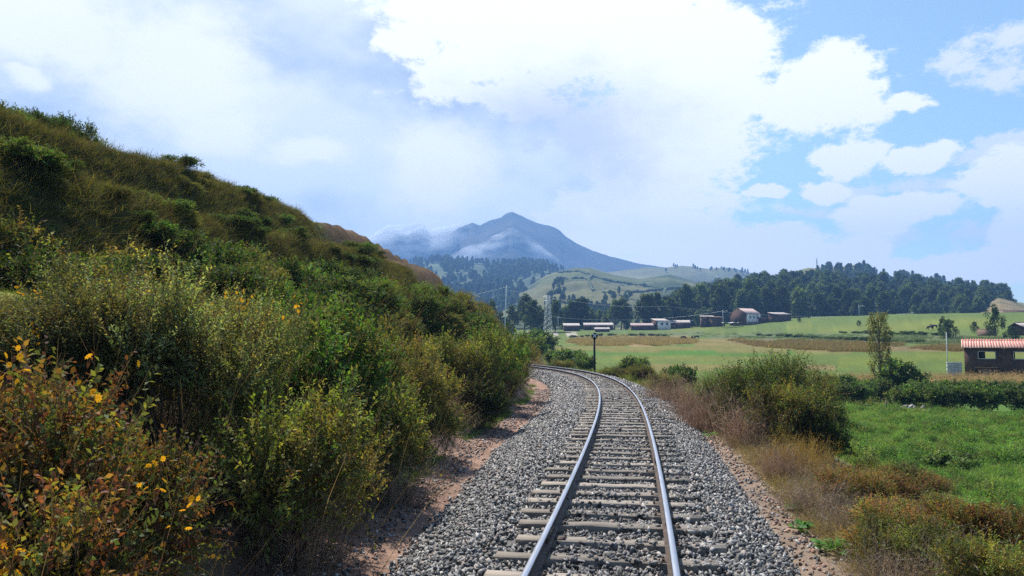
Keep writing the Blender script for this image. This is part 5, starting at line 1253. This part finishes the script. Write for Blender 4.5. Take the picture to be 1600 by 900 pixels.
# ---- the farmhouse with the red roof
def farmhouse():
    Yh = 84; x, y, _ = at(1508, 588, Yh); z = gz(x, y); root = empty('farmhouse', (x, y, z), -math.atan2(x, y)); tag(root, 'dark brown adobe farmhouse with a red and white striped tile roof at the right edge', 'farmhouse')
    k = Yh / F; L_, D_ = 9.4, 4.2; top = CAMZ - 15 * k - z + .1; wz0, wz1 = CAMZ - 30.5 * k - z, CAMZ - 18.5 * k - z
    win = [(1.3, 3.0, wz0, wz1), (4.6, 6.3, wz0, wz1), (7.6, 8.7, wz0, wz1)]
    m = MB(); door = (1.62, 2.55, -.4, wz0 - .95)
    wall_panel(m, (0, .2), (L_, .2), top, .4, win + [door]); wall_panel(m, (0, D_ - .2), (L_, D_ - .2), top + .9, .4, [(w0 + .35, w1 + .5, wz0 - .15, wz1 + .25) for w0, w1, a, b in win])
    for u in (.2, L_ - .2): wall_panel(m, (u, .4), (u, D_ - .4), top, .4)
    m.build('wall', ADOBE, root)
    # roof of round tiles: each rib a part
    tile = pmat('red_roof_tile', [(.3, (.34, .10, .075)), (.55, (.46, .16, .12)), (.75, (.55, .27, .22))], 3, .8, .3, 20, objrand=.15)
    pan = pmat('pale_roof_channel', [(.3, (.36, .24, .20)), (.7, (.56, .45, .41))], 3, .8, .2, 20)
    rise, y0, y1 = .85, -.35, D_ + .35
    r = MB(); prism(r, [(y0, top + .02), (y1, top + rise + .02), (y1, top + rise + .10), (y0, top + .10)], -.25, L_ + .25); V = np.concatenate(r.V); q = MB(); q.add(np.stack([V[:, 1], V[:, 0], V[:, 2]], 1), np.concatenate(r.Q), np.concatenate(r.T))
    rf = q.build('roof', pan, root)
    tm = MB(); n = 7; V = []
    for yy, zz in ((y0 - .06, top + .05), (y1 + .06, top + rise + .05)):
        for i in range(n): a = math.pi * i / (n - 1); V.append((.07 * math.cos(a), yy, zz + .10 * math.sin(a) + .05))
    tm.add(V, [(i, i + 1, i + 1 + n, i + n) for i in range(n - 1)], [(0, i + 1, i) for i in range(1, n - 1)] + [(n, n + i, n + i + 1) for i in range(1, n - 1)])
    tmesh = tm.mesh('roof_tile', tile)
    for i in range(int((L_ + .5) / .27)): obj('roof_tile', tmesh, rf, (-.12 + i * .27 + random.gauss(0, .008), 0, random.gauss(0, .006)))
    for w0, w1, a, b in win:
        f = MB(); e = .07
        f.box(((w0 + w1) / 2, .12, a + e / 2), (w1 - w0, .3, e)); f.box(((w0 + w1) / 2, .12, b - e / 2), (w1 - w0, .3, e))
        for u in (w0 + e / 2, w1 - e / 2): f.box((u, .12, (a + b) / 2), (e, .3, b - a - 2 * e))
        fo = f.build('window', CONC, root)
    sh = MB(); sh.box((1.68, .5, (wz0 + wz1) / 2), (.66, .05, wz1 - wz0 - .14)); sh.build('shutter', DARK, root)
    for i in range(6): q = MB(); q.box((1.7 + i * .155, .1, (wz0 - 1.35) / 2), (.148, .05 + .01 * (i % 2), wz0 - .65)); q.build('door_board', WOODM, root)
    q = MB(); q.box((2.05, -.06, wz0 - .92), (2.2, .16, .10)); q.build('lintel', WOODM, root)
    q = MB(); q.box((7.4, -.3, .6), (.9, .5, .9)); q.build('lean_to_box', ADOBE2, root)
farmhouse()
# block wall beside the farmhouse: each block a part
x, y, _ = at(1480, 588, 82); z = gz(x, y); root = empty('block_wall', (x, y, z)); tag(root, 'short grey cinder block wall between the pale pole and the farmhouse', 'wall')
bm_ = MB(); bm_.box((0, 0, 0), (.385, .19, .188)); bmesh_ = bm_.mesh('block', BLOCKM); mo = MB(); mo.box((.8, 0, .95), (1.56, .15, 1.9)); mo.build('mortar', CONC, root)
for r_ in range(10):
    for c_ in range(4): obj('block', bmesh_, root, (.2 + c_ * .4 + (0 if r_ % 2 else .03), random.gauss(0, .004), .1 + r_ * .2))

# ------------------------------------------------------------------ poles, wires, signal, masts
def pole(name, label, px, top, Y, r, m_, cat='pole', arm=None, lamp=None, z=None, group=None):
    x, y, zt = at(px, top, Y); z = gz(x, y) if z is None else z; h = zt - z
    root = empty(name, (x, y, z)); tag(root, label, cat, group)
    q = MB(); q.tube([(0, 0, -.4), (0, 0, h * .5), (0, 0, h)], [r, r * .85, r * .65], 8); q.build('pole', m_, root)
    if arm:
        for k, (dz, w_) in enumerate(arm):
            q = MB(); q.box((0, -.12, h - dz), (w_, .09, .10)); c = q.build('crossarm', m_, root)
            for u in (-.42, 0, .42):
                q = MB(); q.tube([(u * w_, -.12, h - dz + .05), (u * w_, -.12, h - dz + .25)], .05, 6); q.build('insulator', WHITEP, c)
    if lamp:
        q = MB(); q.tube([(0, 0, h - 1.0), (lamp * .5, -.2, h - .55), (lamp, -.3, h - .5)], .05, 6); c = q.build('lamp_arm', m_, root)
        q = MB(); q.box((lamp + .3 * (1 if lamp > 0 else -1), -.32, h - .52), (.8, .3, .18)); q.build('lamp_head', WHITEP, c)
    return root, h
pole('utility_pole', 'tall pale leaning power pole in front of the blue wooded hill', 788, 446, 190, .16, PALEPOLE, arm=[(.6, 1.6)])[0].rotation_euler = (0, R(2.2), 0)
pole('utility_pole', 'thin pole at the left end of the low tin roofs', 872, 494, 300, .12, PALEPOLE, arm=[(.4, 1.4)])
pole('street_lamp', 'street lamp with a single arm left of the white house', 1129.5, 484, 318, .13, PALEPOLE, 'street lamp', lamp=1.3)
pole('street_lamp', 'street lamp standing behind the small white house', 1022, 497, 350, .1, PALEPOLE, 'street lamp', lamp=1.2)
pole('street_lamp', 'street lamp between the tin roofed adobe house and the tall adobe house', 1078, 499, 350, .1, PALEPOLE, 'street lamp', lamp=1.1)
pole('street_lamp', 'street lamp whose head shows over the roof of the white house', 1158, 495, 340, .1, PALEPOLE, 'street lamp', lamp=1.1)
pole('utility_pole', 'pale pole at the edge of the wood right of the village', 1267.5, 494, 340, .12, PALEPOLE)
pole('utility_pole', 'pale pole in front of the wood above the right fields', 1426.5, 488, 300, .12, PALEPOLE, arm=[(.4, 1.3)])
pole('street_lamp', 'pale lamp pole at the foot of the wood left of the lone poplar', 1342, 476, 310, .12, PALEPOLE, 'street lamp', lamp=1.0)
pole('utility_pole', 'thin pale grey pole beside the block wall', 1478.5, 519, 80, .055, PALEPOLE)
def wire(name, pts, label, r=.03):
    m = MB()
    for a, b in zip(pts[:-1], pts[1:]):
        a, b = np.array(a), np.array(b); u = np.linspace(0, 1, 14)[:, None]; P = a * (1 - u) + b * u; P[:, 2] -= 4 * u[:, 0] * (1 - u[:, 0]) * .012 * np.linalg.norm(b - a); m.tube(P, r, 4, False)
    tag(m.build(name, GALV), label, 'cable')
wire('power_cable', [at(640, 478, 165), at(789, 449, 190), at(872, 496, 300), at(1022, 498, 350), at(1129.5, 486, 318)], 'thin power line from the tall leaning pole to the village')
wire('power_cable', [at(788, 452, 190), at(1040, 478, 330), at(1267, 495, 340), at(1426, 489, 300)], 'thin power line strung along the front of the wood')
def lattice(name, label, px, top, Y, w0, w1, m_, bays, z=None, arms=(), t=.07):
    x, y, zt = at(px, top, Y); z = gz(x, y) if z is None else z; h = zt - z; root = empty(name, (x, y, z), .3); tag(root, label, 'lattice tower')
    wd = lambda u: w0 + (w1 - w0) * u
    for sx in (-1, 1):
        for sy in (-1, 1): q = MB(); q.tube([(sx * w0, sy * w0, -.3), (sx * w1, sy * w1, h)], t, 4); q.build('leg', m_, root)
    q = MB()
    for i in range(bays):
        u0, u1 = i / bays, (i + 1) / bays; a, b = wd(u0), wd(u1)
        for k in range(4):
            c, s = [(1, 0), (0, 1), (-1, 0), (0, -1)][k]
            f = lambda w_, e, zz: (c * w_ - s * e * w_, s * w_ + c * e * w_, zz)
            q.tube([f(a, -1, u0 * h), f(b, 1, u1 * h)], t * .7, 4, False); q.tube([f(a, 1, u0 * h), f(b, -1, u1 * h)], t * .7, 4, False); q.tube([f(b, -1, u1 * h), f(b, 1, u1 * h)], t * .6, 4, False)
    q.build('bracing', m_, root)
    for u, l in arms: q = MB(); q.tube([(-l, 0, u * h), (0, 0, u * h + .5), (l, 0, u * h)], t, 4); q.build('crossarm', m_, root)
lattice('lattice_tower', 'grey steel lattice power tower among the trees left of the village', 856, 462, 262, 1.5, .5, GALV, 8, arms=[(.86, 2.2), (.97, 1.8)])
p = rock_hill.pos(1276, 1)[0]; lattice('radio_mast', 'thin radio mast on the bare hilltop behind the wood', 1276, 402, 900, .5, .3, GALV, 5, z=float(p[2]) - 1, t=.16)
p = rock_hill.pos(1506, .98)[0]; lattice('lattice_tower', 'steel power tower on the skyline above the right end of the wood', 1507, 438, 880, 2.2, .6, GALV, 5, z=float(p[2]) - 1, arms=[(.8, 4), (.95, 3)], t=.16)
p = far_ridge.pos(1122, .6)[0]; lattice('lattice_tower', 'hazy power tower on the far ridge above the village', 1122, 430, float(p[1]), 2.5, .6, GALV, 5, z=float(p[2]) - 1, arms=[(.8, 5), (.95, 4)], t=.2)
# the signal beside the track
def signal():
    x, y = on_plane(929, 582, -.6); k = y / F; z = gz(x, y); h = CAMZ + (530 - 525) * k - z
    root = empty('railway_sign', (x, y, z)); tag(root, 'black trackside post with a white cross on a black disc', 'railway sign')
    q = MB(); q.tube([(0, 0, -.3), (0, 0, h - .1)], .095, 10); q.build('post', BLACKP, root, True)
    q = MB(); q.box((0, 0, .06), (.44, .44, .2)); q.build('footing', CONC, root)
    n = 18; q = MB(); r = .30; V = [(r * math.cos(i / n * 6.2832), yy, h + r * math.sin(i / n * 6.2832)) for yy in (-.13, -.10) for i in range(n)]
    q.add(V, [(i, (i + 1) % n, (i + 1) % n + n, i + n) for i in range(n)], [(0, i + 1, i) for i in range(1, n - 1)] + [(n, n + i, n + i + 1) for i in range(1, n - 1)]); b = q.build('disc', BLACKP, root)
    for e in (-1, 1):
        q = MB(); q.box((0, 0, 0), (.52, .02, .075)); o = q.build('cross_bar', WHITEP, b); o.location = (0, -.142 - .012 * e, h); o.rotation_euler = (0, e * R(45), 0)
    root.rotation_euler.z = R(4)
signal()

# posts and stones at the head of the green field
for px, base, h, lb in [(1293, 628, 1.1, 'leaning wooden post at the left corner of the hedge row'), (1385, 647, .9, 'short wooden post in front of the hedge row'), (1331, 622, 1.0, 'wooden post between the hedge shrubs below the poplar')]:
    x, y = on_plane(px, base, -2.45); root = empty('fence_post', (x, y, gz(x, y)), random.random()); tag(root, lb, 'post')
    q = MB(); q.tube([(0, 0, -.3), (.03, 0, h * .6), (.06, .02, h)], [.06, .055, .045], 6); q.build('post_shaft', BARK, root)
x, y = on_plane(1424, 645, -2.45); root = empty('stone_pile', (x, y, gz(x, y))); tag(root, 'small heap of pale stones at the foot of the hedge shrubs', 'stones')
for k in range(14):
    V, T = ico(900 + k); u = make_mesh('heap_stone', V * .5, [T], STONE); a = k * 2.4; r = .32 * math.sqrt(k)
    obj('heap_stone', u, root, (r * math.cos(a), .6 * r * math.sin(a), .22 + .25 * max(0, 1 - r)), (random.random() * 3, random.random() * 3, a), (random.uniform(.3, .6),) * 3)

# ------------------------------------------------------------------ cows
def cow_mesh(graze, seed):
    me = bpy.data.meshes.new('cow_body'); P = [(0, 0, 1.10)]; E = []; Rr = [.36]
    def chain(start, pts):
        last = start
        for p, r in pts: P.append(p); Rr.append(r); E.append((last, len(P) - 1)); last = len(P) - 1
        return last
    ch = chain(0, [((.45, 0, 1.12), .37), ((.78, 0, 1.18), .30)]); hi = chain(0, [((-.45, 0, 1.14), .35), ((-.80, 0, 1.20), .28)])
    if graze: nk = chain(ch, [((1.1, 0, 1.05), .18), ((1.32, .05, .72), .13), ((1.42, .06, .42), .12), ((1.52, .06, .2), .075)])
    else: nk = chain(ch, [((1.05, 0, 1.38), .18), ((1.28, .04, 1.52), .14), ((1.5, .06, 1.42), .11), ((1.68, .07, 1.32), .08)])
    for s in (-1, 1):
        chain(ch, [((.80, .2 * s, .82), .14), ((.82, .2 * s, .45), .085), ((.80, .2 * s, .08), .06), ((.84, .2 * s, 0), .07)])
        chain(hi, [((-.78, .2 * s, .88), .17), ((-.70, .21 * s, .62), .10), ((-.86, .21 * s, .42), .075), ((-.82, .21 * s, .08), .06), ((-.78, .21 * s, 0), .07)])
    chain(hi, [((-1.0, 0, 1.2), .05), ((-1.1, .03, .8), .03), ((-1.08, .04, .5), .045)])
    me.from_pydata(P, E, []); me.update()
    o = bpy.data.objects.new('cow_tmp', me); COL.objects.link(o); md = o.modifiers.new('s', 'SKIN')
    for i, v in enumerate(me.skin_vertices[0].data): v.radius = (Rr[i], Rr[i] * (1.0 if i else 1)); v.use_root = (i == 0)
    o.modifiers.new('d', 'SUBSURF').levels = 1
    dg = bpy.context.evaluated_depsgraph_get(); new = bpy.data.meshes.new_from_object(o.evaluated_get(dg)); new.name = 'cow_body'
    bpy.data.objects.remove(o); new.materials.clear(); new.materials.append(HIDE)
    for p in new.polygons: p.use_smooth = True
    head = (1.32, .05, .72) if graze else (1.28, .04, 1.52)
    return new, head
COWS = [cow_mesh(True, 1), cow_mesh(False, 2)]
def cow(px, py, rz, k, label):
    Y = np.linspace(120, 320, 300); x = (px - 800) / F * Y; q = project(x, Y, ground(x, Y))[1]; j = int(np.argmin(np.abs(q - py)))
    root = empty('cow', (float(x[j]), float(Y[j]), gz(x[j], Y[j]) + .25), rz, (.78, .78, .78)); tag(root, label, 'cow', 'cows grazing across the valley')
    me, hd = COWS[k]; obj('body', me, root)
    for s in (-1, 1):
        m = MB(); m.tube([(hd[0], hd[1] + .08 * s, hd[2] + .1), (hd[0] + .03, hd[1] + .2 * s, hd[2] + .16), (hd[0] + .1, hd[1] + .24 * s, hd[2] + .28)], [.035, .025, .01], 5); m.build('horn', CONC, root)
        m = MB(); m.tube([(hd[0] - .05, hd[1] + .1 * s, hd[2] + .05), (hd[0] - .08, hd[1] + .2 * s, hd[2] + .04), (hd[0] - .08, hd[1] + .28 * s, hd[2])], [.03, .06, .02], 5); m.build('ear', HIDE, root)
cow(1067, 532, R(10), 0, 'black cow grazing leftmost of the three together in the tan field')
cow(1081, 532, R(70), 1, 'black cow standing end on in the middle of the three')
cow(1088, 531, R(200), 0, 'black cow rightmost of the three in the tan field')
cow(1453, 517, R(180), 0, 'black cow grazing in the upper right field')
cow(1459, 515, R(120), 1, 'second black cow in the upper right field standing behind the first')

# ------------------------------------------------------------------ mist on the mountain, and the air
MISTS = 1
def vol(name, dens, colr, an):
    mm, N, L = mat(name); v = N.new('ShaderNodeVolumePrincipled'); v.inputs['Color'].default_value = (*colr, 1); v.inputs['Density'].default_value = dens; v.inputs['Anisotropy'].default_value = an
    o = N.new('ShaderNodeOutputMaterial'); L.new(v.outputs[0], o.inputs['Volume']); return mm
TOP = float(mountain.pos(np.linspace(500, 1100, 200), np.ones(200))[:, 2].max())
m = MB(); m.box((0, 1100, (TOP + 25 - 8) / 2), (7000, 5000, TOP + 25 + 8)); hz = m.build('haze', vol('haze_air', 3.0e-4, (.24, .49, 1.0), .1)); tag(hz, 'thin blue haze filling the valley air', 'haze', kind='stuff')

def vapour(name):
    mm, N, L = mat(name); a = N.new('ShaderNodeAttribute'); a.attribute_name = 'col'
    n = link_noise(N, L, .006, 6, .6, stretch=(1, .6, 2.2)); mr = N.new('ShaderNodeMapRange'); mr.interpolation_type = 'SMOOTHSTEP'; mr.inputs[1].default_value = .36; mr.inputs[2].default_value = .66; L.new(n.outputs['Fac'], mr.inputs[0])
    sp = N.new('ShaderNodeSeparateColor'); L.new(a.outputs['Color'], sp.inputs[0]); mu = N.new('ShaderNodeMath'); mu.operation = 'MULTIPLY'; L.new(sp.outputs[0], mu.inputs[0]); L.new(mr.outputs[0], mu.inputs[1])
    d = N.new('ShaderNodeBsdfDiffuse'); d.inputs[0].default_value = (.82, .84, .88, 1); t = N.new('ShaderNodeBsdfTranslucent'); t.inputs[0].default_value = (.82, .84, .88, 1); x = N.new('ShaderNodeMixShader'); x.inputs[0].default_value = .5; L.new(d.outputs[0], x.inputs[1]); L.new(t.outputs[0], x.inputs[2])
    tr = N.new('ShaderNodeBsdfTransparent'); y = N.new('ShaderNodeMixShader'); L.new(mu.outputs[0], y.inputs[0]); L.new(tr.outputs[0], y.inputs[1]); L.new(x.outputs[0], y.inputs[2])
    o = N.new('ShaderNodeOutputMaterial'); L.new(y.outputs[0], o.inputs[0]); return mm
VAP = vapour('vapour')
def mist(name, label, blobs):
    """soft cloud: bodies of vapour made of nested layers, thin at the rim, hugging the mountain side"""
    V, Q, C, n = [], [], [], 0
    nu, nv = 40, 16
    for px, t, dpx, dt, lift, op in blobs:
        for layer in range(3):
            u, v = np.meshgrid(np.linspace(-1, 1, nu), np.linspace(-1, 1, nv)); u, v = u.ravel(), v.ravel()
            P = mountain.pos(px + u * dpx, np.minimum(t + v * dt, .999)); r2 = u * u + v * v; bul = np.clip(1 - r2, 0, 1)
            P = P + np.array([0, -1, .8]) * ((layer + .4) * lift * (.3 + bul))[:, None] + 12 * fbm(P[:, 0] / 90, P[:, 2] / 40 + layer * 7, 3)[:, None]
            V.append(P); C.append(np.repeat((op * bul ** .8)[:, None], 3, 1)); i = np.arange(nu * nv).reshape(nv, nu)
            Q.append(np.stack([i[:-1, :-1], i[:-1, 1:], i[1:, 1:], i[1:, :-1]], -1).reshape(-1, 4) + n); n += nu * nv
    o = obj(name, make_mesh(name, np.concatenate(V), [np.concatenate(Q)], VAP, col=np.concatenate(C), smooth=True)); tag(o, label, 'mist', kind='stuff')
mist('mist', 'pale band of mist lying across the upper slope of the mountain', [(790, .74, 75, .06, 10, .66), (745, .70, 50, .07, 10, .58), (840, .72, 40, .05, 8, .6)])
mist('cloud_bank', 'soft cloud resting on the left shoulder of the mountain', [(610, .93, 110, .16, 16, .6), (680, .93, 60, .14, 14, .5), (540, .93, 110, .2, 16, .6), (640, .98, 90, .08, 22, .55)])
